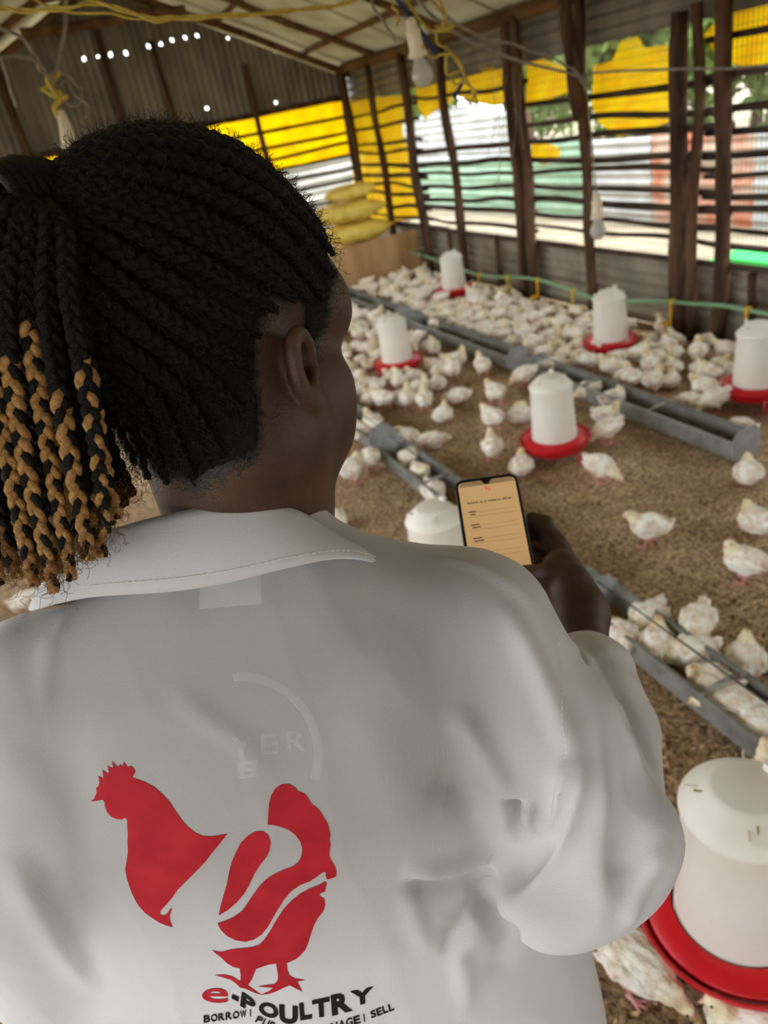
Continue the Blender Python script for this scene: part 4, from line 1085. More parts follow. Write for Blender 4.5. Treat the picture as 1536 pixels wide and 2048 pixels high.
S4 = [(655,848),(690,855),(730,845),(775,840),(815,836),(845,826),(870,800),(893,765),(915,725),(945,680),(975,648),(1010,620),(1050,598),(1085,585),(1110,570),(1118,575),(1114,592),(1112,610),(1090,620),(1090,630),(1108,640),(1112,665),(1105,690),(1085,715),(1068,745),(1055,780),(1045,815),(1030,850),(1000,880),(975,893),(955,900),(915,902),(890,905),(865,912),(845,920),(820,926),(790,928),(768,922),(740,915),(715,900),(700,885),(690,875),(672,862)]
S5 = [(766,918),(838,916),(826,940),(816,965),(800,990),(830,1012),(858,1030),(822,1018),(792,1004),(768,998),(752,982),(732,968),(700,958),(665,948),(702,946),(738,954),(758,968),(770,974),(771,950)]
S6 = [(914,898),(956,896),(960,930),(970,952),(992,963),(1034,968),(1000,974),(1008,992),(1020,1015),(994,1003),(968,990),(938,1003),(912,1016),(884,1025),(852,1028),(884,1014),(902,1000),(872,998),(838,994),(876,989),(906,985),(920,970),(922,950),(918,928)]
for S in (S1, S2, S3, S4, S5, S6): tag(press('rooster_print', [cr(S)], MT['print_red']), 'red printed piece of the rooster emblem')

def glyph(ch, bold=0.0, shear=0.0):
    cu = bpy.data.curves.new('g', 'FONT'); cu.body = ch; cu.offset = bold; cu.shear = shear; cu.resolution_u = 6; cu.fill_mode = 'FRONT'
    o = bpy.data.objects.new('g', cu); COL.objects.link(o)
    dg = bpy.context.evaluated_depsgraph_get(); me_ = o.evaluated_get(dg).to_mesh()
    bm = bmesh.new(); bm.from_mesh(me_); bmesh.ops.triangulate(bm, faces=bm.faces)
    bmesh.ops.remove_doubles(bm, verts=bm.verts, dist=1e-4)
    for _ in range(2):
        long_ = [e for e in bm.edges if e.calc_length() > 0.14]
        if long_: bmesh.ops.subdivide_edges(bm, edges=long_, cuts=1); bmesh.ops.triangulate(bm, faces=bm.faces)
    V_ = np.array([v.co[:2] for v in bm.verts]); bm.verts.index_update(); F_ = [[v.index for v in f.verts] for f in bm.faces]
    bm.free(); bpy.data.objects.remove(o); bpy.data.curves.remove(cu)
    return V_, F_
def glyph_on(mapper, ch, m, name, parent, bold=0.0, shear=0.0, norm=True, box=None):
    V_, F_ = glyph(ch, bold, shear)
    if not len(V_): return None
    if norm: lo, hi = V_.min(0), V_.max(0); V_ = (V_ - lo) / np.maximum(hi - lo, 1e-6)
    W = [mapper(u, v) for u, v in V_]
    if any(w is None for w in W): return None
    Fs = []
    for f in F_:
        a = np.cross(W[f[1]] - W[f[0]], W[f[2]] - W[f[0]])
        Fs.append(tuple(f) if a @ (CAML - W[f[0]]) > 0 else tuple(reversed(f)))
    return MB().add(W, Fs).build(name, m, parent)
def quad_map(q, off=0.0006):
    q = [np.array(p) for p in cr(q)]
    def f(u, v):
        p = (q[0] * (1 - u) + q[1] * u) * (1 - v) + (q[3] * (1 - u) + q[2] * u) * v
        h, n = on_coat(*p); return None if h is None else h + n * off
    return f
LET = [('e', [(612,1056),(722,1062),(718,1000),(618,1003)], 'print_red'), ('-', [(733,1042),(762,1056),(764,1038),(737,1024)], 'print_black'), ('P', [(768,1072),(826,1104),(832,1052),(776,1014)], 'print_black'),
       ('O', [(838,1102),(920,1132),(926,1074),(852,1050)], 'print_black'), ('U', [(928,1142),(1002,1148),(1002,1074),(926,1066)], 'print_black'), ('L', [(1012,1132),(1060,1124),(1052,1052),(1006,1062)], 'print_black'),
       ('T', [(1064,1122),(1132,1114),(1130,1036),(1058,1050)], 'print_black'), ('R', [(1140,1114),(1224,1092),(1206,1013),(1134,1030)], 'print_black'), ('Y', [(1222,1078),(1306,1054),(1308,994),(1212,1014)], 'print_black')]
for ch, q, mn in LET: glyph_on(quad_map(q), ch, MT[mn], 'printed_letter', coat, 0.014 if ch == 'e' else 0.05)
def run_text(txt, A, Bp, h, mn='print_black', up=None):
    A = np.array(A, float); Bp = np.array(Bp, float); w = (Bp - A) / len(txt); t = w / np.linalg.norm(w)
    nrm_ = np.array([t[1], -t[0]])
    for i, ch in enumerate(txt):
        if ch == ' ': continue
        a0 = A + w * (i + 0.06); a1 = A + w * (i + 0.94)
        if ch in '|I': a0 = A + w * (i + 0.4); a1 = A + w * (i + 0.55)
        sh_ = t * h * 0.12
        glyph_on(quad_map([a0, a1, a1 + nrm_ * h + sh_, a0 + nrm_ * h + sh_]), ch, MT[mn], 'printed_letter', coat, 0.03)
run_text('BORROW|', (620, 1142), (826, 1114), 30)
run_text('PURCHASE|', (826, 1136), (1066, 1236), 28)
run_text('MANAGE|', (1076, 1192), (1288, 1132), 32)
run_text('SELL', (1298, 1124), (1394, 1088), 30)
# the garment underneath shows faintly: a label below the collar, an arc and letters
def ring_poly(cx_, cy_, r0, r1, a0, a1, n=26):
    A = np.radians(np.linspace(a0, a1, n))
    return [(cx_ + r1 * math.cos(a), cy_ + r1 * math.sin(a)) for a in A] + [(cx_ + r0 * math.cos(a), cy_ + r0 * math.sin(a)) for a in A[::-1]]
for pl in ([(400, 1140), (522, 1126), (524, 1207), (398, 1218)],): tag(press('label_showing_through', [pl], MT['ghost_label'], 0.0005), 'faint square label showing through the cloth')
press('ring_showing_through', [ring_poly(480, 1510, 148, 166, -95, 18)], MT['ghost'], 0.0003)
def qm_px(q, off=0.0006):
    q = [np.array(p, float) for p in q]
    def f(u, v):
        h, n = on_coat(*((q[0] * (1 - u) + q[1] * u) * (1 - v) + (q[3] * (1 - u) + q[2] * u) * v)); return None if h is None else h + n * off
    return f
for ch, q in (('Y', [(462, 1516), (506, 1512), (510, 1468), (458, 1472)]), ('E', [(520, 1510), (556, 1506), (558, 1464), (522, 1468)]), ('R', [(572, 1504), (614, 1500), (612, 1458), (574, 1462)]), ('E', [(478, 1556), (516, 1552), (516, 1518), (478, 1522)])):
    glyph_on(qm_px(q), ch, MT['ghost'], 'letter_showing_through', coat, 0.02)

# ---- trousers and boots below the coat
Ft = Field((-0.30, -0.14, 0.10), (0.20, 0.26, 0.80), 0.008)
for s in (1, -1): Ft.chain([(-0.055 + 0.085 * s, 0.06, 0.76), (-0.055 + 0.1 * s, 0.06, 0.45), (-0.055 + 0.1 * s, 0.045, 0.16)], [0.11, 0.082, 0.07], 0.012)
Vt, Qt = Ft.mesh_data(); link('trousers', np_mesh('trousers', Vt, Qt), MT['shirt_dark'], person, True)
for s in (1, -1):
    Fb = Field((-0.30, -0.14, 0.0), (0.20, 0.30, 0.30), 0.006)
    bx = -0.055 + 0.1 * s
    Fb.cap((bx, 0.045, 0.26), (bx, 0.035, 0.06), 0.058, 0.05, 0.01); Fb.cap((bx, 0.02, 0.045), (bx + 0.02 * s, 0.19, 0.04), 0.042, 0.036, 0.02)
    Vb_, Qb_ = Fb.mesh_data(); Vb_[:, 2] = np.maximum(Vb_[:, 2], 0.004)
    link('boot', np_mesh('boot', Vb_, Qb_), MT['boot'], person, True)

# ================================================================== THE PHONE
def rounded(w, h, r, n=7):
    out = []
    for cx_, cy_, a0 in ((w - r, r, -90), (w - r, h - r, 0), (r, h - r, 90), (r, r, 180)):
        for a in np.linspace(a0, a0 + 90, n): out.append((cx_ + r * math.cos(math.radians(a)), cy_ + r * math.sin(math.radians(a))))
    return out
MT['phone_case'] = mat('dark_phone_glass', lin((10, 10, 12)), 0.15, spec=0.6)
MT['phone_frame'] = mat('blue_grey_phone_frame', lin((104, 120, 150)), 0.3, 0.7)
def emis(name, c, e):
    m = mat(name, lin(c), 0.3); p = m.node_tree.nodes['Principled BSDF']; p.inputs['Emission Color'].default_value = lin(c); p.inputs['Emission Strength'].default_value = e
    return m
MT['screen'] = emis('lit_warm_screen', (196, 158, 110), 0.30)
MT['screen_bar'] = emis('screen_status_bar', (150, 122, 92), 0.22)
MT['ink'] = emis('screen_text', (38, 30, 22), 0.03)
MT['ink_soft'] = emis('screen_rule', (140, 106, 70), 0.16)
MT['ink_red'] = emis('screen_red_logo', (214, 50, 36), 0.35)
phone = empty('phone', PO + PRZ @ PP(PH_w / 2, PH_h, -PH_t), PYAW)
tag(phone, 'smartphone with a warm beige form on its lit screen, held in the right hand', 'phone')
PHO = PP(PH_w / 2, PH_h, -PH_t)
def slab(poly, w0, w1):
    n = len(poly); V = [PP(u, v, w0) - PHO for u, v in poly] + [PP(u, v, w1) - PHO for u, v in poly]
    return MB().add(V, [tuple(range(n - 1, -1, -1)), tuple(range(n, 2 * n))] + [(i, (i + 1) % n, n + (i + 1) % n, n + i) for i in range(n)])
slab(rounded(PH_w, PH_h, 0.0095), -PH_t, -0.0004).build('frame', MT['phone_frame'], phone)
ins = [(u + 0.0012, v + 0.0012) for u, v in rounded(PH_w - 0.0024, PH_h - 0.0024, 0.0085)]
slab(ins, -0.0006, 0.0002).build('glass', MT['phone_case'], phone)
b_ = 0.0036
scr_p = [(u + b_, v + b_ + 0.001) for u, v in rounded(PH_w - 2 * b_, PH_h - 2 * b_ - 0.004, 0.006)]
scr = slab(scr_p, 0.0002, 0.0004).build('screen', MT['screen'], phone)
slab([(b_ + 0.004, b_ + 0.0014), (PH_w - b_ - 0.004, b_ + 0.0014), (PH_w - b_ - 0.0005, 0.0105), (b_ + 0.0005, 0.0105)], 0.0004, 0.0005).build('status_bar', MT['screen_bar'], scr)
nt_ = [(PH_w / 2 + x, b_ + y) for x, y in ((-0.008, 0.0005), (-0.005, 0.002), (-0.003, 0.0058), (0, 0.0068), (0.003, 0.0058), (0.005, 0.002), (0.008, 0.0005))]
slab(nt_, 0.0004, 0.0007).build('camera_notch', MT['phone_case'], phone)
def scr_text(txt, u0, v0, u1, h, mn, bold=0.02):
    w = (u1 - u0) / len(txt)
    for i, ch in enumerate(txt):
        if ch == ' ': continue
        hh = h * (1.0 if ch in 'RBdfhlti' else 0.72)
        f = lambda u, v, i=i, hh=hh: PP(u0 + w * (i + 0.1 + 0.8 * u) if ch not in 'i' else u0 + w * (i + 0.35 + 0.3 * u), v0 - hh * v, 0.0007) - PHO
        V_, F_ = glyph(ch, bold)
        lo, hi = V_.min(0), V_.max(0); V_ = (V_ - lo) / np.maximum(hi - lo, 1e-6)
        MB().add([f(u, v) for u, v in V_], [tuple(q) for q in F_]).build('screen_letter', MT[mn], scr)
scr_text('Register us an extension officer', 0.0110, 0.0335, 0.0625, 0.0032, 'ink', 0.04)
def bar(u0, v0, u1, v1, mn, nm): slab([(u0, v0), (u1, v0), (u1, v1), (u0, v1)], 0.0004, 0.0006).build(nm, MT[mn], scr)
for i, (wl, wh) in enumerate(((0.008, 0.006), (0.010, 0.010), (0.010, 0.011), (0.012, 0.016), (0.010, 0.010), (0.011, 0.012))):
    v = 0.043 + 0.0168 * i
    bar(0.0105, v + 0.0065, 0.0645, v + 0.0068, 'ink_soft', 'field_rule')
    bar(0.0115, v - 0.0002, 0.0115 + wl, v + 0.0009, 'ink', 'field_label'); bar(0.0125, v + 0.0044 - 0.0012, 0.0125 + wh, v + 0.0044, 'ink', 'field_hint')
    bar(0.0105, v + 0.0012, 0.0645, v + 0.0014, 'ink_soft', 'field_rule')
for k, S in enumerate((S1, S3, S4)):
    P = np.array(S, float) / 1100.0 * 0.0075
    tri = delaunay_2d_cdt([Vector(p) for p in P], [], [list(range(len(P)))], 1, 1e-7)
    MB().add([PP(0.0325 + v.x, 0.0125 + v.y, 0.0006) - PHO for v in tri[0]], [tuple(f) for f in tri[2]]).build('screen_logo', MT['ink_red'], scr)
slab([(0.060, 0.128), (0.0635, 0.128), (0.0635, 0.1305), (0.060, 0.1305)], 0.0004, 0.0006).build('eye_icon', MT['ink'], scr)
# ================================================================== FEEDERS, TROUGHS AND OTHER EQUIPMENT
def copy_tree(o, parent=None):
    c = o.copy(); COL.objects.link(c); c.parent = parent
    for ch in o.children: copy_tree(ch, c)
    return c
def make_feeder():
    f = empty('poultry_feeder')
    pan = MB().lathe([(0.0, 0.050), (0.06, 0.050), (0.125, 0.056), (0.150, 0.074), (0.162, 0.104), (0.170, 0.112), (0.174, 0.108), (0.166, 0.096), (0.156, 0.068), (0.13, 0.048), (0.06, 0.042), (0.0, 0.042)], 48).build('pan', MT['red'], f, True)
    MB().lathe([(0.112, 0.115), (0.155, 0.110), (0.158, 0.104), (0.112, 0.098)], 48).build('pan_rim', MT['red'], pan, True)
    for k in range(3):
        a = math.radians(90 + 120 * k + 20); c, s = math.cos(a), math.sin(a)
        MB().tube([(0.150 * c, 0.150 * s, 0.075), (0.158 * c, 0.158 * s, 0.04), (0.160 * c, 0.160 * s, 0.0)], [0.008, 0.0075, 0.007], 8).build('leg', MT['pink_red'], f, True)
    MB().lathe([(0.108, 0.086), (0.1075, 0.10), (0.102, 0.24), (0.0975, 0.358), (0.099, 0.362), (0.1005, 0.368)], 48).build('drum', MT['white_plastic'], f, True)
    lid = MB().lathe([(0.1015, 0.362), (0.103, 0.368), (0.101, 0.374), (0.085, 0.392), (0.062, 0.412), (0.056, 0.418), (0.050, 0.420), (0.0, 0.4195)], 48).build('lid', MT['white_plastic'], f, True)
    for k in range(4):
        a = math.radians(45 + 90 * k); c, s = math.cos(a), math.sin(a)
        MB().box((0.079 * c, 0.079 * s, 0.3990), (0.026, 0.0030, 0.010), [[c, -s, 0], [s, c, 0], [0, 0, 1]]).build('lid_rib', MT['white_plastic'], lid)
        MB().box((0.068 * c - 0.012 * s, 0.068 * s + 0.012 * c, 0.4070), (0.020, 0.0026, 0.003), [[c, -s, 0], [s, c, 0], [0, 0, 1]]).build('vent_slot', MT['cap_dirt'], lid)
    MB().box((0.055, 0.0, 0.424), (0.016, 0.022, 0.016)).build('lid_catch', MT['white_plastic'], lid)
    for k in range(3):
        a = math.radians(30 + 120 * k); c, s = math.cos(a), math.sin(a)
        MB().tube([(0.1075 * c, 0.1075 * s, 0.105), (0.1055 * c, 0.1055 * s, 0.155)], 0.003, 6).build('drum_rib', MT['white_plastic'], f, True)
    MB().lathe([(0.112, 0.060), (0.146, 0.072), (0.0, 0.072)], 24).build('feed', MT['feed'], pan, True)
    return f
FEED = [((912, 600), 'feeder farthest away, in front of the plywood boards', 20), ((800, 750), 'white feeder with red pan just right of the person\'s cheek', 75), ((1222, 712), 'white feeder with red pan by the right wall, left of the tall posts', 10),
        ((1112, 915), 'white feeder with red pan standing above the phone in the open litter', 50), ((1508, 808), 'white feeder with red pan cut by the right edge, at mid height', 130)]
FPOS = [on_z(px, py, 0.0) for (px, py), _, _ in FEED] + [np.append(at(1490, 1622, 1.377)[:2], 0), np.array([0.87, 2.12, 0]), np.array([-0.78, 2.80, 0])]
FLAB = [x[1] for x in FEED] + ['large foreground white feeder with red pan at the lower right corner', 'white feeder lid showing between the shoulder and the phone', 'white feeder at the left edge below the braids']
FROT = [x[2] for x in FEED] + [2, 20, 0]
proto = make_feeder()
for i, p in enumerate(FPOS):
    o = proto if i == 0 else copy_tree(proto)
    o.location = (p[0], p[1], 0.006); o.rotation_euler = (0, 0, math.radians(FROT[i]))
    if i == 5: o.scale = (1.13,) * 3
    tag(o, FLAB[i], 'feeder', 'white and red poultry feeders')

# troughs: folded steel channel, taller end plates, reel bar above, feed inside
def make_trough(L):
    t = empty('feed_trough')
    prof = [(-0.082, 0.105), (-0.070, 0.105), (-0.068, 0.024), (-0.050, 0.012), (0.050, 0.012), (0.068, 0.024), (0.070, 0.105), (0.082, 0.105), (0.083, 0.099), (0.074, 0.097), (0.073, 0.020), (0.054, 0.004), (-0.054, 0.004), (-0.073, 0.020), (-0.074, 0.097), (-0.083, 0.099)]
    n = len(prof); V = [(x, 0, z) for x, z in prof] + [(x, L, z) for x, z in prof]
    MB().add(V, [tuple(range(n)), tuple(range(2 * n - 1, n - 1, -1))] + [(i, n + i, n + (i + 1) % n, (i + 1) % n) for i in range(n)]).build('channel', MT['galv'], t)
    hexa = [(-0.084, 0.05), (-0.05, 0.0), (0.05, 0.0), (0.082, 0.05), (0.078, 0.115), (0.045, 0.155), (-0.045, 0.155), (-0.078, 0.115)]
    for y0 in (-0.004, L):
        V = [(x, y0, z) for x, z in hexa] + [(x, y0 + 0.004, z) for x, z in hexa]
        MB().add(V, [tuple(range(7, -1, -1)), tuple(range(8, 16))] + [(i, (i + 1) % 8, 8 + (i + 1) % 8, 8 + i) for i in range(8)]).build('end_plate', MT['galv_light'], t)
    MB().tube([(0.0, 0, 0.145), (0.0, L, 0.145)], 0.003, 8).build('reel_bar', MT['dark_bar'], t, True)
    for yy in (L * 0.33, L * 0.66):
        MB().tube([(-0.078, yy, 0.106), (-0.03, yy, 0.116), (0.03, yy, 0.116), (0.078, yy, 0.106)], 0.008, 6).build('strap', MT['rust_band'], t)
    V = []; Fs = []; m_ = 40
    for j in range(m_ + 1):
        for i, x in enumerate((-0.056, -0.028, 0, 0.028, 0.056)):
            V.append((x, 0.005 + (L - 0.01) * j / m_, 0.026 + 0.012 * mnoise.noise((x * 30, j * 0.9, L))))
    for j in range(m_):
        for i in range(4): Fs.append((j * 5 + i, j * 5 + i + 1, j * 5 + 6 + i, j * 5 + 5 + i))
    tag(MB().add(V, Fs).build('feed', MT['feed'], t, True), kind='stuff')
    return t
TR = [(2.47, 5.95, 1.45, 'far trough at the edge of the flock, near the plywood boards'), (2.46, 4.13, 1.55, 'trough full of chickens right of the second feeder'), (2.46, 2.27, 1.62, 'long half-empty grey trough on the right, below the wall feeder'),
      (1.25, 3.58, 1.55, 'trough beside the cheek with a dark end plate'), (1.24, 1.81, 1.62, 'grey trough running behind the phone, three chickens in it'), (1.26, 0.12, 1.62, 'nearest trough at the right edge, crowded with lying chickens')]
TREC = []
for x, y, L, lab in TR:
    t = make_trough(L); t.location = (x, y, 0.004); tag(t, 'galvanised ' + lab, 'trough', 'galvanised feed troughs'); TREC.append((x, y, L))

# plywood boards penning the flock, and the sacks behind them
ply = empty('plywood_partition', (1.4, 7.72, 0)); tag(ply, 'low brown plywood partition closing off the back of the flock', 'partition')
for k, (x0, x1, h) in enumerate(((-2.55, -1.55, 0.42), (-1.55, -0.55, 0.43), (-0.55, 0.40, 0.42), (0.40, 1.22, 0.43), (1.22, 2.10, 0.46))):
    b = MB().box(((x0 + x1) / 2, 0.004 * (k % 2), h / 2), (x1 - x0 - 0.004, 0.012, h)); b.build('board', MT['ply'], ply)
for x in (-1.5, 0.42, 1.2): MB().box((x, 0.03, 0.2), (0.05, 0.04, 0.4)).build('stake', MT['pole'], ply)
def sack(c, sx, sy, sz, rz, seed, m, label):
    f = Field((-sx * 1.25, -sy * 1.3, -sz * 1.5), (sx * 1.25, sy * 1.3, sz * 1.5), 0.018)
    X, Y, Z = np.meshgrid(*f.ax, indexing='ij', sparse=True)
    e = (np.abs(X / sx) ** 3.2 + np.abs(Y / sy) ** 3.2 + np.abs(Z / (sz * (1 - 0.45 * np.abs(X / sx) ** 3))) ** 2.2) ** (1 / 2.6)
    f.F = ((e - 1) * min(sx, sy, sz)).astype(np.float32)
    V, Q = f.mesh_data(); N_ = normals(V, Q); V = V + N_ * (0.012 * vnoise(V * 12, seed) + 0.006 * vnoise(V * 30, seed + 1))[:, None]
    V = np.clip(V, [-9, -9, -sz], [9, 9, 9])
    o = link('feed_sack', np_mesh('feed_sack', V, Q), m, None, True); o.location = c; o.rotation_euler = (0, 0, rz)
    ear = MB()
    for s in (1, -1):
        ear.add([(s * sx * 0.95, -0.05, -0.01), (s * sx * 1.13, -0.09, -0.005), (s * sx * 1.13, 0.09, 0.0), (s * sx * 0.95, 0.05, 0.01), (s * sx * 0.95, 0.0, -0.03), (s * sx * 1.10, 0.0, -0.015)], [(0, 1, 5, 4), (4, 5, 2, 3), (0, 3, 2, 1)])
    ear.build('sewn_end', m, o)
    return tag(o, label, 'sack', 'feed sacks behind the plywood')
zb = 0.0
SK = [(2.97, 8.16, 0.11, 0.0, 'lowest yellow feed sack hidden mostly by the plywood'), (2.98, 8.14, 0.32, 0.03, 'yellow feed sack whose top just clears the plywood'), (2.96, 8.14, 0.53, -0.05, 'plump yellow feed sack in the middle of the pile'), (2.92, 8.16, 0.74, 0.06, 'pale yellow feed sack near the top of the pile')]
for k, (x, y, z, rz, lab) in enumerate(SK): sack((x, y, z), 0.42, 0.27, 0.096, rz, 60 + k, MT['sack'], lab)
sack((3.0, 8.15, 0.925), 0.27, 0.20, 0.075, 0.3, 71, MT['sack'], 'crumpled half-empty yellow sack on top of the pile')
sack((2.26, 8.10, 0.475), 0.15, 0.14, 0.070, 0.2, 72, MT['sack_white'], 'small white sack at the left of the yellow pile')
sack((2.18, 8.15, 0.195), 0.24, 0.20, 0.185, 0.1, 73, MT['sack'], 'squat yellow sack under the white one behind the plywood')

# green hose with yellow cup drinkers along the right wall
hp = spline([(XR - 0.16, 9.0, 0.27), (XR - 0.16, 7.42, 0.24), (XR - 0.17, 6.58, 0.19), (XR - 0.17, 6.13, 0.17), (XR - 0.17, 5.33, 0.235), (XR - 0.18, 4.81, 0.21), (XR - 0.18, 4.4, 0.185), (XR - 0.17, 3.92, 0.25), (XR - 0.16, 3.5, 0.285), (XR - 0.16, 3.1, 0.30), (XR - 0.17, 1.5, 0.24), (XR - 0.17, -0.5, 0.28)], 150)
tag(MB().tube(hp, 0.0125, 8).build('water_hose', MT['hose'], None, True), 'green water hose sagging along the foot of the right wall', 'hose')
for k, (px, lab) in enumerate(((962, 'yellow drinker farthest along the hose'), (1017, 'second yellow drinker from the far end of the hose'), (1075, 'yellow drinker left of the double post'), (1146, 'yellow drinker right of the double post, left of the wall feeder'), (1345, 'yellow drinker left of the tall twin posts'), (1498, 'yellow drinker near the right edge of the picture'))):
    i = int(np.argmin([abs((768 + F_PX * (CAM_R.T @ (p - CAM_P))[0] / (CAM_R.T @ (p - CAM_P))[2]) - px) for p in hp])); p = hp[i]
    d = empty('drinker', (p[0] - 0.004, p[1], p[2] - 0.012)); tag(d, lab, 'drinker', 'yellow cup drinkers on the hose')
    MB().tube([(0, 0, 0.03), (-0.012, 0, 0.012), (-0.012, 0, -0.06), (-0.014, 0, -0.115)], 0.008, 6).build('stem', MT['yellow_part'], d, True)
    MB().lathe([(0.0, -0.125), (0.028, -0.122), (0.036, -0.105), (0.032, -0.105), (0.026, -0.116), (0.0, -0.118)], 14, c=(-0.045, 0.0, 0)).build('cup', MT['yellow_part'], d, True)
    MB().box((0, 0, 0.014), (0.034, 0.02, 0.034)).build('clamp', MT['yellow_part'], d)

# ---- bulbs and the tangle of wires under the roof
def bulb(px, py, d, label, tilt=(0.12, 0.0), size=1.0, cfl=False):
    b = empty('light_bulb', at(px, py, d)); b.rotation_euler = (tilt[0], tilt[1], 0); b.scale = (size,) * 3; tag(b, label, 'bulb', 'hanging light bulbs')
    MB().lathe([(0.0, -0.031), (0.012, -0.030), (0.024, -0.020), (0.030, -0.004), (0.029, 0.010), (0.022, 0.026), (0.0155, 0.040), (0.0145, 0.052)], 24).build('glass', MT['bulb'], b, True)
    h = MB().lathe([(0.0145, 0.044), (0.026, 0.046), (0.026, 0.056), (0.021, 0.062), (0.019, 0.100), (0.0205, 0.102), (0.0205, 0.108), (0.016, 0.112), (0.014, 0.135), (0.006, 0.140), (0.0, 0.140)], 20).build('holder', MT['holder'], b, True)
    return b
bulb(845, 150, 2.05, 'frosted bulb in an ivory holder hanging from the tangled wires', (0.10, -0.16), 0.98)
bulb(1196, 462, 3.05, 'lamp in a white holder hanging in front of the right wall', (0.0, 0.0), 1.05)
def wire(pts, r, m, label, n=60, wob=0.0, seed=0, twist=0.0, name='wire', grp=None):
    P = spline([at(*p) for p in pts], n)
    if wob: P = P + spline(np.random.default_rng(seed).normal(0, wob, (max(5, n // 5), 3)), n)
    mb = MB()
    if twist:
        T = np.gradient(P, axis=0); T /= np.linalg.norm(T, axis=1, keepdims=True); A = np.cross(T, (0, 0, 1.0)); A /= np.linalg.norm(A, axis=1, keepdims=True); Bq = np.cross(T, A)
        ph = np.linspace(0, twist, n)[:, None]
        mb.tube(P + r * 0.95 * (A * np.cos(ph) + Bq * np.sin(ph)), r, 6); mb.tube(P - r * 0.95 * (A * np.cos(ph) + Bq * np.sin(ph)), r, 6)
    else: mb.tube(P, r, 6)
    return tag(mb.build(name, m, None, True), label, 'wire', grp)
wire([(-120, -6, 1.25), (0, 16, 1.22), (90, 20, 1.2), (200, 10, 1.2), (300, 36, 1.2), (420, 34, 1.22), (560, 24, 1.28), (680, 8, 1.38), (760, -30, 1.5)], 0.0024, MT['yellow_wire'], 'yellow twisted wire strung across the top of the picture', 120, 0.0015, 3, 40)
wire([(-100, -40, 1.27), (60, -2, 1.24), (135, 22, 1.22), (260, 30, 1.22), (380, 36, 1.24), (470, 30, 1.27)], 0.0020, MT['yellow_wire'], 'second yellow wire tied to the twisted wire at the upper left', 80, 0.002, 4)
wire([(820, -20, 2.1), (880, 46, 2.1), (960, 90, 2.35), (1060, 125, 2.7), (1160, 152, 3.02), (1172, 162, 3.05), (1162, 164, 3.05), (1162, 154, 3.04)], 0.0052, MT['grey_wire'], 'thick pale grey cable running from the bulb to the hook', 70, 0.003, 5)
wire([(830, -40, 2.05), (900, 38, 2.15), (1000, 85, 2.45), (1080, 105, 2.75), (1130, 130, 2.95), (1160, 150, 3.03)], 0.0042, MT['grey_wire'], 'thin dark grey cable running above the pale one', 60, 0.004, 6)
wire([(1160, 156, 3.04), (1180, 146, 3.02), (1300, 140, 2.85), (1420, 136, 2.7), (1560, 130, 2.6), (1700, 122, 2.5)], 0.0050, MT['grey_wire'], 'grey cable stretched from the hook to the right edge', 50, 0.002, 7)
wire([(1166, 160, 3.04), (1178, 220, 3.05), (1186, 310, 3.05), (1194, 412, 3.05)], 0.0034, MT['grey_wire'], 'cable dropping from the hook to the lamp at the right wall', 30, 0.002, 8)
wire([(800, -30, 2.03), (812, 20, 2.04), (818, 62, 2.05), (822, 78, 2.05)], 0.005, MT['grey_wire'], 'short cable holding the frosted bulb', 20, 0.001, 9)
wire([(790, -10, 2.0), (822, 38, 2.02), (852, 78, 2.05), (878, 112, 2.08)], 0.007, MT['blue_wire'], 'dark blue cable in the wire tangle', 24, 0.002, 10)
wire([(912, 130, 2.1), (925, 150, 2.1), (922, 175, 2.1), (908, 195, 2.1)], 0.006, MT['blue_wire'], 'loose blue cable end below the wire tangle', 24, 0.002, 11)
yw = [[(800, -20, 2.0), (835, 30, 2.0), (870, 60, 2.02), (890, 30, 2.0), (880, -10, 2.0)], [(860, -10, 2.0), (885, 30, 2.02), (900, 60, 2.0), (890, 70, 2.0), (870, 70, 2.0)], [(845, 85, 2.0), (868, 110, 2.02), (890, 116, 2.02), (925, 130, 2.05)], [(890, 110, 2.02), (905, 140, 2.04), (925, 150, 2.05), (915, 165, 2.05), (900, 150, 2.05)],
      [(780, 0, 2.0), (790, 25, 2.0), (798, 45, 2.0), (790, 55, 2.0)], [(870, 60, 2.02), (885, 90, 2.04), (900, 120, 2.05), (940, 190, 2.08), (950, 215, 2.08), (935, 205, 2.08)], [(925, 165, 2.06), (950, 185, 2.06), (940, 210, 2.06), (925, 195, 2.06), (955, 200, 2.06)], [(740, -10, 2.0), (760, 25, 2.0), (785, 60, 2.0), (800, 85, 2.0)],
      [(875, 50, 2.0), (890, 62, 2.0), (905, 55, 2.0), (895, 44, 2.0), (880, 52, 2.0), (893, 66, 2.0)]]
YL = ['yellow wire looping widely over the top of the tangle', 'yellow wire hooked at the right of the tangle', 'yellow wire stretching right, just above the bulb level', 'small yellow wire loop right of the bulb', 'short yellow wire left of the bulb holder',
      'long yellow wire trailing down to the right of the bulb', 'fuzzy yellow wire knot hanging lowest in the tangle', 'pale wire slanting down left of the frosted bulb', 'tight yellow wire coil in the middle of the tangle']
for k, pts in enumerate(yw):
    wire(pts, 0.0034 if k != 7 else 0.004, MT['yellow_wire'] if k != 7 else MT['grey_wire'], YL[k], 30, 0.006, 20 + k, 0, 'wire', 'tangled yellow wires' if k != 7 else None)
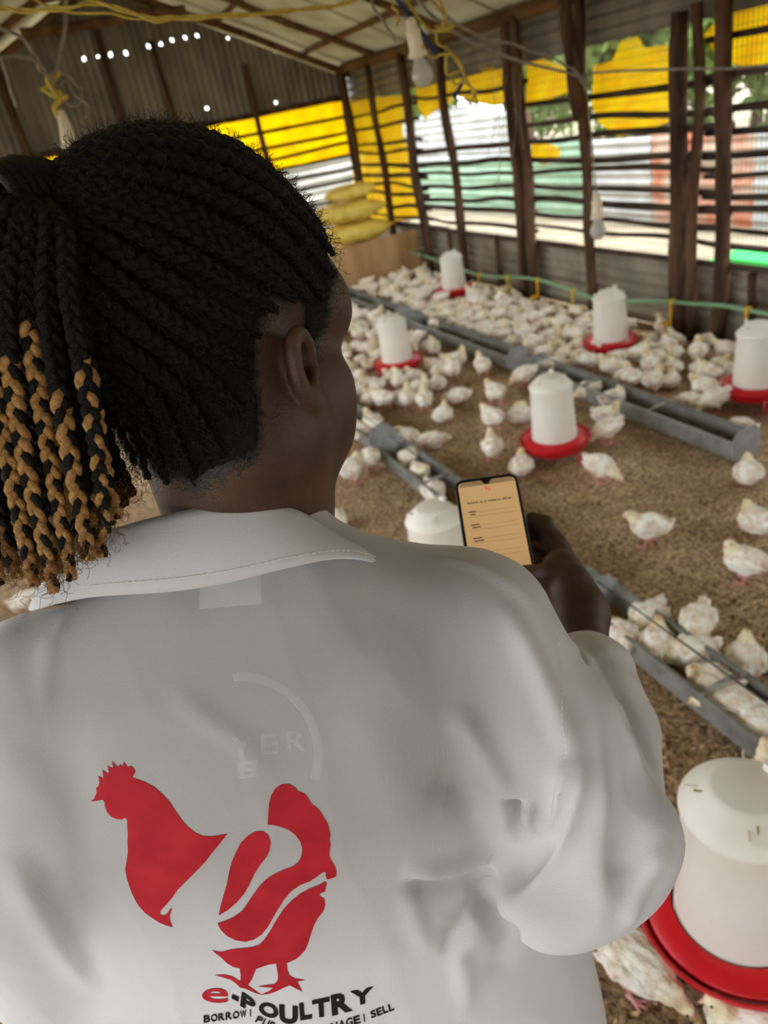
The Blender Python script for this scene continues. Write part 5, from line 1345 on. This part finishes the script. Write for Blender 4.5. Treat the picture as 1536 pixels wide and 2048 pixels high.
for k in range(5):
    rr_ = random.Random(40 + k)
    x0 = 985 + 14 * k
    wire([(x0, 150 + rr_.uniform(-20, 10), 2.6), (x0 + rr_.uniform(-8, 8), 230, 2.6), (x0 + rr_.uniform(-10, 10), 330 + rr_.uniform(-60, 90), 2.6)], 0.0012, MT['grey_wire'], ('leftmost', 'second', 'middle', 'fourth', 'rightmost')[k] + ' fine pale string dangling in front of the right wall', 20, 0.004, 60 + k, 0, 'string', 'dangling strings')
# left-hand bundle: grey wires, yellow tie and a wrapped lamp
wire([(135, -20, 1.9), (130, 40, 1.9), (120, 120, 1.92), (112, 150, 1.92)], 0.0048, MT['grey_wire'], 'grey wire dropping to the knotted bundle above the hair', 30, 0.004, 71)
wire([(-40, 20, 1.6), (20, 60, 1.65), (60, 100, 1.7), (75, 120, 1.75), (98, 150, 1.85), (108, 170, 1.9)], 0.0042, MT['grey_wire'], 'branching grey wire from the upper left corner', 40, 0.006, 72)
wire([(-30, 110, 1.6), (20, 106, 1.65), (58, 114, 1.7), (90, 135, 1.8)], 0.0042, MT['grey_wire'], 'grey wire entering at the left edge', 30, 0.004, 73)
wire([(0, 115, 1.6), (14, 150, 1.62), (22, 190, 1.64), (34, 215, 1.66)], 0.0036, MT['grey_wire'], 'short grey wire hanging at the left edge', 24, 0.003, 74)
wire([(110, 145, 1.92), (125, 150, 1.92), (150, 165, 1.92), (166, 185, 1.92), (160, 205, 1.92), (140, 212, 1.92), (125, 200, 1.92), (118, 175, 1.92), (130, 160, 1.92), (155, 190, 1.92), (178, 215, 1.92), (172, 240, 1.92)], 0.0030, MT['grey_wire'], 'coiled grey wire loops in the bundle above the hair', 80, 0.004, 75)
for k in range(3): wire([(108 + 3 * k, 150, 1.9), (104 - 5 * k, 180, 1.9), (118 + 4 * k, 195, 1.9), (112, 215, 1.9), (122, 232, 1.9)], 0.0050, MT['yellow_wire'], ('tight', 'loose', 'widest')[k] + ' yellow plastic tie knotted round the hanging bundle', 40, 0.006, 80 + k, 0, 'wire', 'yellow ties on the bundle')
lm = MB(); lm.tube(spline([at(122, 222, 1.9), at(128, 245, 1.9), at(133, 265, 1.9), at(140, 295, 1.9)], 12), np.interp(np.linspace(0, 1, 12), [0, 0.3, 1], [0.008, 0.014, 0.020]), 12)
tag(lm.build('lamp_holder', MT['holder'], None, True), 'pale wrapped lamp holder hanging just above the hair', 'lamp holder')
# ================================================================== THE CHICKENS
def feather_material():
    m = bpy.data.materials.new('white_downy_feathers'); m.use_nodes = True
    nt = m.node_tree; N = nt.nodes; Lk = nt.links; p = N['Principled BSDF']
    p.inputs['Roughness'].default_value = 0.9; p.inputs['Specular IOR Level'].default_value = 0.1; p.inputs['Sheen Weight'].default_value = 0.25
    a = N.new('ShaderNodeAttribute'); a.attribute_name = 'tint'
    tc = N.new('ShaderNodeTexCoord'); oi = N.new('ShaderNodeObjectInfo')
    n = N.new('ShaderNodeTexNoise'); n.noise_dimensions = '4D'; n.inputs['Scale'].default_value = 26; n.inputs['Detail'].default_value = 5
    wmul = N.new('ShaderNodeMath'); wmul.operation = 'MULTIPLY'; wmul.inputs[1].default_value = 40.0
    Lk.new(oi.outputs['Random'], wmul.inputs[0]); Lk.new(wmul.outputs[0], n.inputs['W'])
    Lk.new(tc.outputs['Object'], n.inputs['Vector'])
    r = N.new('ShaderNodeValToRGB'); r.color_ramp.elements[0].position = 0.34; r.color_ramp.elements[1].position = 0.56
    r.color_ramp.elements[0].color = lin((214, 182, 152)); r.color_ramp.elements[1].color = (1, 1, 1, 1)
    Lk.new(n.outputs['Fac'], r.inputs['Fac'])
    mx = N.new('ShaderNodeMix'); mx.data_type = 'RGBA'; mx.blend_type = 'MULTIPLY'; mx.inputs[0].default_value = 0.75
    Lk.new(a.outputs['Color'], mx.inputs[6]); Lk.new(r.outputs['Color'], mx.inputs[7]); Lk.new(mx.outputs[2], p.inputs['Base Color'])
    mp = N.new('ShaderNodeMapping'); mp.inputs['Scale'].default_value = (0.35, 1, 1); Lk.new(tc.outputs['Object'], mp.inputs['Vector'])
    b = N.new('ShaderNodeTexNoise'); b.inputs['Scale'].default_value = 190; b.inputs['Detail'].default_value = 4; Lk.new(mp.outputs['Vector'], b.inputs['Vector'])
    bp = N.new('ShaderNodeBump'); bp.inputs['Strength'].default_value = 0.7; bp.inputs['Distance'].default_value = 0.006
    Lk.new(b.outputs['Fac'], bp.inputs['Height']); Lk.new(bp.outputs['Normal'], p.inputs['Normal'])
    return m
MT['feather'] = feather_material()
MT['eye'] = mat('dark_bird_eye', lin((20, 14, 10)), 0.15, spec=0.6)
MT['beak'] = mat('pale_pink_beak', lin((226, 170, 140)), 0.5, col2=lin((236, 190, 160)), scale=60)

def chick_mesh(name, stand=True, neck=((0.050, 0, 0.006), (0.068, 0, 0.042), (0.077, 0, 0.066)), head_dir=(1, 0, -0.1), pitch=0.12, wing_drop=0.0, seed=0, leg_dx=0.0, tail_up=0.03):
    """forward +x, up z, ground at z=0; returns the mesh and the head frame"""
    zc = 0.114 if stand else 0.060
    f = Field((-0.17, -0.10, -0.004), (0.19, 0.10, 0.27), 0.004)
    cp, sp = math.cos(pitch), math.sin(pitch); A = np.array([[cp, 0, -sp], [0, 1, 0], [sp, 0, cp]])
    def B(x, y, z): return np.array([0, 0, zc]) + A @ np.array([x, y, z])
    wz = 1.0 if stand else 1.12
    f.ell(B(0, 0, 0), (0.080, 0.059 * wz, 0.060), A, k=0.0)
    f.ell(B(0.036, 0, -0.010), (0.048, 0.053 * wz, 0.051), A, k=0.02)
    f.ell(B(-0.052, 0, 0.004), (0.044, 0.047, 0.043), A, k=0.025)
    f.cap(B(-0.085, 0, 0.012), B(-0.112, 0, 0.014 + tail_up), 0.019, 0.007, 0.016)
    f.cap(B(-0.085, 0.012, 0.010), B(-0.106, 0.018, 0.008 + tail_up), 0.014, 0.006, 0.012); f.cap(B(-0.085, -0.012, 0.010), B(-0.106, -0.018, 0.008 + tail_up), 0.014, 0.006, 0.012)
    for s in (1, -1):
        f.ell(B(-0.005, s * 0.055 * wz, 0.012 - wing_drop), (0.052, 0.012, 0.029), A, k=0.006)
        f.cap(B(-0.03, s * 0.057 * wz, 0.008 - wing_drop), B(-0.092, s * 0.044, 0.010 - wing_drop), 0.014, 0.005, 0.008)
        if stand:
            f.ell((leg_dx * s - 0.002, s * 0.030, 0.078), (0.026, 0.020, 0.034), k=0.014)
            hk = np.array([leg_dx * s - 0.012, s * 0.031, 0.046]); ft = np.array([leg_dx * s + 0.004, s * 0.034, 0.009])
            f.cap((leg_dx * s - 0.002, s * 0.030, 0.07), hk, 0.013, 0.0075, 0.006); f.cap(hk, ft, 0.0068, 0.0062, 0.003)
            for (tx, ty) in ((0.036, 0.0), (0.030, 0.017), (0.030, -0.016), (-0.018, 0.002)):
                f.cap(ft, ft + np.array([tx, ty, -0.004]), 0.0056, 0.0042, 0.002)
        else:
            f.ell((0.012, s * 0.038, 0.026), (0.036, 0.022, 0.026), k=0.016)
            for ty in (0.008, -0.008): f.cap((0.030, s * 0.036, 0.007), (0.060, s * 0.036 + ty, 0.005), 0.0056, 0.0044, 0.002)
    npts = [B(*p) for p in neck]
    f.chain([B(0.035, 0, 0.01)] + npts, [0.042] + list(np.linspace(0.034, 0.0195, len(npts))), 0.014)
    hd = np.array(head_dir, float); hd /= np.linalg.norm(hd); hs = np.cross((0, 0, 1.0), hd); hs /= np.linalg.norm(hs); hu_ = np.cross(hd, hs)
    hc = npts[-1] + hd * 0.008 + hu_ * 0.004; AH = np.stack([hd, hs, hu_], 1)
    f.ell(hc, (0.0230, 0.0190, 0.0195), AH, k=0.006)
    f.cap(hc - hd * 0.004 + hu_ * 0.0190, hc + hd * 0.012 + hu_ * 0.0165, 0.0045, 0.004, 0.003)
    V, Q = f.mesh_data(); V = relax(V, Q, 1, 0.4); Nn = normals(V, Q)
    dh = np.linalg.norm(V - hc, axis=1)
    low = (V[:, 2] < (0.052 if stand else 0.013)); feath = np.clip((dh - 0.02) / 0.03, 0.12, 1) * (~low)
    ruf = 0.0052 * vnoise(V * np.array([38, 70, 60.0]), seed) + 0.0026 * vnoise(V * np.array([90, 150, 130.0]), seed + 1)
    V = V + Nn * (ruf * feath)[:, None]; V[:, 2] = np.maximum(V[:, 2], 0.0)
    # colours of plumage and skin: yellow down on head and neck, white feathers, bare pink patches, pink legs
    white = np.array(lin((254, 249, 236))[:3]); yel = np.array(lin((240, 220, 150))[:3]); pink = np.array(lin((232, 190, 176))[:3]); leg = np.array(lin((226, 158, 156))[:3])
    dn = np.min([np.linalg.norm(V - p, axis=1) for p in npts], axis=0)
    wy = np.clip(1.15 - dn / 0.045, 0, 1)[:, None] * 0.9
    wp = (np.clip((zc - 0.012 - V[:, 2]) / 0.03, 0, 1) * np.clip(vnoise(V * 22, seed + 5) * 1.3 + 0.25, 0, 1))[:, None] * 0.8
    wr_ = (np.clip((-0.03 - V[:, 0]) / 0.03, 0, 1) * np.clip(vnoise(V * 26, seed + 7) - 0.05, 0, 1))[:, None] * 1.2
    C = white * (1 - wy) + yel * wy; C = C * (1 - wp) + pink * wp; C = C * (1 - np.clip(wr_, 0, .7)) + pink * np.clip(wr_, 0, .7)
    cb = (np.abs(dh - 0.0) < 0.03) & ((V - hc) @ hu_ > 0.0190); C[cb] = np.array(lin((238, 190, 160))[:3])
    C[low] = leg
    me = np_mesh(name, V, Q); point_attr(me, 'tint', C); me.materials.append(MT['feather'])
    me.polygons.foreach_set('use_smooth', np.ones(len(me.polygons), bool))
    return me, (hc, AH)
POSES = {
    'stand': chick_mesh('chicken_standing', True, seed=1),
    'stride': chick_mesh('chicken_walking', True, ((0.054, 0, 0.002), (0.076, 0, 0.030), (0.092, 0, 0.048)), (1, 0.1, -0.2), 0.05, leg_dx=0.022, seed=11),
    'peck': chick_mesh('chicken_pecking', True, ((0.062, 0, -0.006), (0.094, 0, -0.022), (0.120, 0, -0.046)), (0.75, 0.1, -0.75), -0.05, seed=21),
    'turn': chick_mesh('chicken_looking_aside', True, ((0.052, 0, 0.004), (0.070, 0.008, 0.045), (0.076, 0.020, 0.072)), (0.35, 1, -0.15), 0.15, seed=31),
    'sit': chick_mesh('chicken_sitting', False, ((0.048, 0, 0.006), (0.063, 0, 0.036), (0.070, 0, 0.054)), (1, 0, -0.1), 0.10, seed=41),
    'sit_turn': chick_mesh('chicken_sitting_aside', False, ((0.052, 0.004, 0.004), (0.066, 0.014, 0.035), (0.068, 0.030, 0.052)), (0.2, 1, -0.1), 0.08, seed=51),
    'low': chick_mesh('chicken_stooping', False, ((0.066, 0, -0.006), (0.100, 0, -0.010), (0.124, 0, -0.020)), (0.9, 0.1, -0.45), 0.0, seed=61),
    'preen': chick_mesh('chicken_preening', False, ((0.050, 0.006, 0.012), (0.056, 0.026, 0.040), (0.040, 0.050, 0.046)), (-0.7, 0.7, -0.25), 0.05, seed=71),
}
beak_me = MB().tube([(0.014, 0, 0.0), (0.024, 0, -0.002), (0.034, 0, -0.006)], [0.0078, 0.0062, 0.0016], 8).mesh('beak'); beak_me.materials.append(MT['beak'])
eb = bmesh.new(); bmesh.ops.create_icosphere(eb, subdivisions=2, radius=0.0036); eye_me = bpy.data.meshes.new('eye'); eb.to_mesh(eye_me); eb.free(); eye_me.materials.append(MT['eye'])
PLACED = []
def chicken(x, y, ang, pose, label, group=None, sc=1.0, z=0.006, parts=True):
    me, (hc, AH) = POSES[pose]
    o = link('chicken', me); o.location = (x, y, z); o.rotation_euler = (0, 0, ang); sc *= 0.78; o.scale = (sc,) * 3
    tag(o, label, 'chicken', group)
    if parts:
        M3 = Matrix([list(r) for r in AH]).to_4x4()
        bk = link('beak', beak_me, None, o); bk.matrix_local = Matrix.Translation(hc) @ M3
        for s in (1, -1):
            e = link('eye', eye_me, None, o); e.location = hc + AH @ np.array([0.008, s * 0.0172, 0.005])
    PLACED.append((x, y)); return o
def chick_px(bx, by, hx, hy, pose, label, group=None, sc=1.0, z=0.006):
    """body centre and head direction measured on the photograph"""
    zc = (0.118 if POSES[pose][0].name.startswith(('chicken_standing', 'chicken_walking', 'chicken_pecking', 'chicken_looking')) else 0.06) * sc * 0.78 + z
    p = on_z(bx, by, zc); q = on_z(hx, hy, zc)
    chicken(p[0], p[1], math.atan2(q[1] - p[1], q[0] - p[0]), pose, label, group, sc, z)
G = 'chickens in the open litter'
for a in [
    (1300, 1048, 1240, 1045, 'stride', 'white chicken walking left alone on open litter right of the phone'),
    (1492, 1118, 1440, 1108, 'turn', 'white chicken standing with head raised at the right edge, above the near trough'),
    (1512, 1040, 1480, 1020, 'sit', 'white chicken resting at the right edge above the standing one'),
    (1496, 944, 1490, 905, 'sit', 'white chicken sitting by the near end of the long right trough'),
    (1200, 928, 1250, 940, 'peck', 'white chicken pecking just right of the feeder above the phone'),
    (1043, 930, 1046, 895, 'sit', 'small white chicken sitting left of the red pan above the phone'),
    (984, 890, 978, 850, 'stand', 'white chicken standing upright on pink legs above the phone'),
    (815, 872, 775, 862, 'sit_turn', 'white chicken lying left of the pair beside the trough end plate'),
    (862, 880, 900, 868, 'low', 'white chicken lying with its tail out, right of the pair beside the trough end plate'),
    (886, 828, 905, 800, 'sit', 'white chicken sitting alone in the middle litter'),
    (848, 795, 849, 760, 'stand', 'white chicken standing tall, seen from behind, below the feeder by the cheek'),
    (815, 792, 820, 760, 'stand', 'white chicken standing left of the tall one below the feeder by the cheek'),
    (918, 790, 890, 790, 'low', 'white chicken crouching right of the tall one below the feeder by the cheek'),
    (990, 780, 962, 770, 'stride', 'white chicken walking left between the middle feeder and the trough'),
    (984, 830, 955, 820, 'stride', 'white chicken walking left just below another left-walking one'),
    (1040, 828, 1070, 815, 'preen', 'white chicken preening left of the feeder above the phone'),
    (1215, 852, 1180, 862, 'peck', 'white chicken bending down right of the feeder above the phone'),
    (1212, 828, 1250, 836, 'turn', 'white chicken standing behind the bending one, right of the feeder above the phone'),
    (740, 912, 735, 880, 'peck', 'white chicken seen from behind next to the trough by the cheek'),
    (702, 935, 722, 915, 'stride', 'white chicken partly hidden by the jaw, below the trough'),
    (745, 842, 725, 832, 'stand', 'white chicken standing behind the trough by the cheek'),
    (798, 760, 795, 735, 'turn', 'white chicken standing at the front of the red pan by the cheek'),
    (1050, 745, 1020, 752, 'peck', 'white chicken bending beside the end plate of the middle trough'),
    (964, 728, 950, 715, 'stand', 'white chicken standing at the middle trough, head towards it'),
    (905, 735, 900, 715, 'turn', 'white chicken standing right of the feeder by the cheek'),
    (668, 1040, 690, 1070, 'low', 'plump white chicken just beyond the collar, left of the feeder lid'),
    (1395, 1242, 1380, 1275, 'peck', 'white chicken with ruffled rump standing behind the near trough'),
    (1490, 1318, 1492, 1270, 'sit', 'round white chicken sitting beyond the near trough at the right edge'),
    (1272, 1925, 1352, 1975, 'peck', 'large foreground white chicken pecking below the sleeve'),
    (1488, 2030, 1420, 2030, 'sit', 'white chicken cut by the bottom edge in the lower right corner'),
    (1545, 1560, 1530, 1525, 'stand', 'white chicken head showing behind the big foreground feeder'),
    (1198, 690, 1196, 660, 'stand', 'white chicken standing in front of the wall feeder\'s red pan'),
    (1262, 752, 1240, 735, 'stand', 'white chicken standing right of the long trough\'s far end'),
    (1302, 752, 1330, 745, 'sit', 'white chicken crouching beside the one at the far end of the long trough'),
    (1345, 735, 1340, 700, 'sit_turn', 'white chicken resting in the middle of the group right of the wall feeder'),
    (1300, 728, 1295, 700, 'turn', 'white chicken standing below the wall feeder, right of its pan'),
    (1380, 802, 1345, 800, 'low', 'white chicken stooping over the long right trough'),
    (1430, 792, 1400, 800, 'peck', 'white chicken pecking left of the feeder at the right edge'),
    (1410, 770, 1380, 765, 'stride', 'white chicken walking behind the pecking one, left of the feeder at the right edge'),
    (1396, 700, 1392, 670, 'stand', 'white chicken standing tall before the twin posts'),
    (1335, 690, 1318, 670, 'stride', 'white chicken with neck stretched left of the twin posts'),
    (1462, 742, 1440, 738, 'sit', 'white chicken resting left of the feeder at the right edge'),
    (1480, 855, 1450, 850, 'low', 'white chicken lying beyond the near end of the long right trough'),
    (1325, 652, 1318, 640, 'turn', 'dusky chicken perched in the shade by the foot of the tall posts'),
    (850, 545, 846, 530, 'stand', 'chicken alone in the dark corner beside the plywood'),
]: chick_px(*a[:6], G, 1.0)
G = 'chickens in the troughs'
for a in [
    (1296, 1232, 1262, 1260, 'low', 'white chicken at the far end of the near trough, back to the bar'),
    (1314, 1286, 1318, 1250, 'sit', 'small white chicken squeezed inside the near trough'),
    (1385, 1302, 1330, 1310, 'low', 'fat white chicken lying across the near trough'),
    (1425, 1362, 1375, 1350, 'sit_turn', 'white chicken lying in the near trough with its head to the left'),
    (1470, 1412, 1420, 1400, 'low', 'white chicken lying in the near trough beside the rusty strap'),
    (1520, 1450, 1480, 1430, 'low', 'white chicken in the near trough under the rusty strap at the right edge'),
    (1240, 1272, 1230, 1250, 'low', 'white chicken half hidden by the sleeve in the near trough'),
    (818, 915, 800, 935, 'low', 'white chicken with its back up at the far end of the trough behind the phone'),
    (838, 945, 850, 965, 'sit_turn', 'white chicken in the middle of the trough behind the phone'),
    (866, 980, 880, 995, 'low', 'white chicken in the trough closest to the phone'),
    (722, 862, 700, 850, 'sit', 'white chicken in the trough next to the cheek'),
    (1178, 778, 1150, 788, 'low', 'white chicken feeding at the far end of the long right trough'),
    (1226, 796, 1250, 790, 'sit_turn', 'white chicken sitting in the long right trough'),
    (870, 648, 850, 640, 'sit', 'white chicken at the far end of the middle trough'),
    (838, 672, 820, 662, 'low', 'white chicken beside the feeder in the middle trough'),
    (1105, 728, 1130, 722, 'low', 'white chicken beside the near end plate of the middle trough'),
]: chick_px(*a[:6], G, 0.97, 0.026)

# the dense flock: individuals scattered over the crowded floor
fr = random.Random(21)
def crowd(n, x0, x1, y0, y1, gap, label, group, poses=('stand', 'sit', 'sit', 'low', 'turn', 'sit_turn', 'preen', 'peck', 'stride')):
    k = 0
    for _ in range(n * 40):
        x, y = fr.uniform(x0, x1), fr.uniform(y0, y1)
        if any((x - a) ** 2 + (y - b) ** 2 < gap * gap for a, b in PLACED): continue
        if any((x - p[0]) ** 2 + (y - p[1]) ** 2 < 0.215 ** 2 for p in FPOS): continue
        if any(abs(x - tx) < 0.13 and ty - 0.1 < y < ty + L + 0.1 for tx, ty, L in TREC): continue
        ps = fr.choice(poses)
        word = {'stand': 'standing ', 'stride': 'walking ', 'peck': 'pecking ', 'turn': 'sideways-looking ', 'sit': 'sitting ', 'sit_turn': 'crouching head-turned ', 'low': 'stooping ', 'preen': 'preening '}[ps]
        chicken(x, y, fr.uniform(0, 6.283), ps, word + label, group, fr.uniform(0.84, 1.06), parts=False); k += 1
        if k >= n: break
crowd(82, 2.62, 3.36, 4.15, 5.9, 0.108, 'white chicken in the dense flock between the wall feeder and the farthest feeder', 'dense flock along the right wall')
crowd(52, 2.62, 3.36, 5.9, 7.55, 0.115, 'white chicken packed beside the farthest feeder, before the plywood boards', 'dense flock by the plywood boards')
crowd(66, 1.50, 2.32, 4.95, 7.3, 0.115, 'white chicken in the crowd behind the feeder by the cheek', 'crowd behind the feeder by the cheek')
crowd(18, 1.42, 2.32, 4.15, 5.1, 0.12, 'white chicken close around the feeder by the cheek', 'chickens around the feeder by the cheek')
crowd(20, 2.68, 3.36, 3.15, 4.15, 0.12, 'white chicken in the loose group around the wall feeder', 'group around the wall feeder')
crowd(6, 2.95, 3.4, 2.0, 3.1, 0.16, 'white chicken beside the feeder at the right edge', 'group at the right edge')
crowd(6, -0.95, -0.5, 2.3, 3.2, 0.16, 'white chicken by the feeder at the left edge', 'group at the left edge')
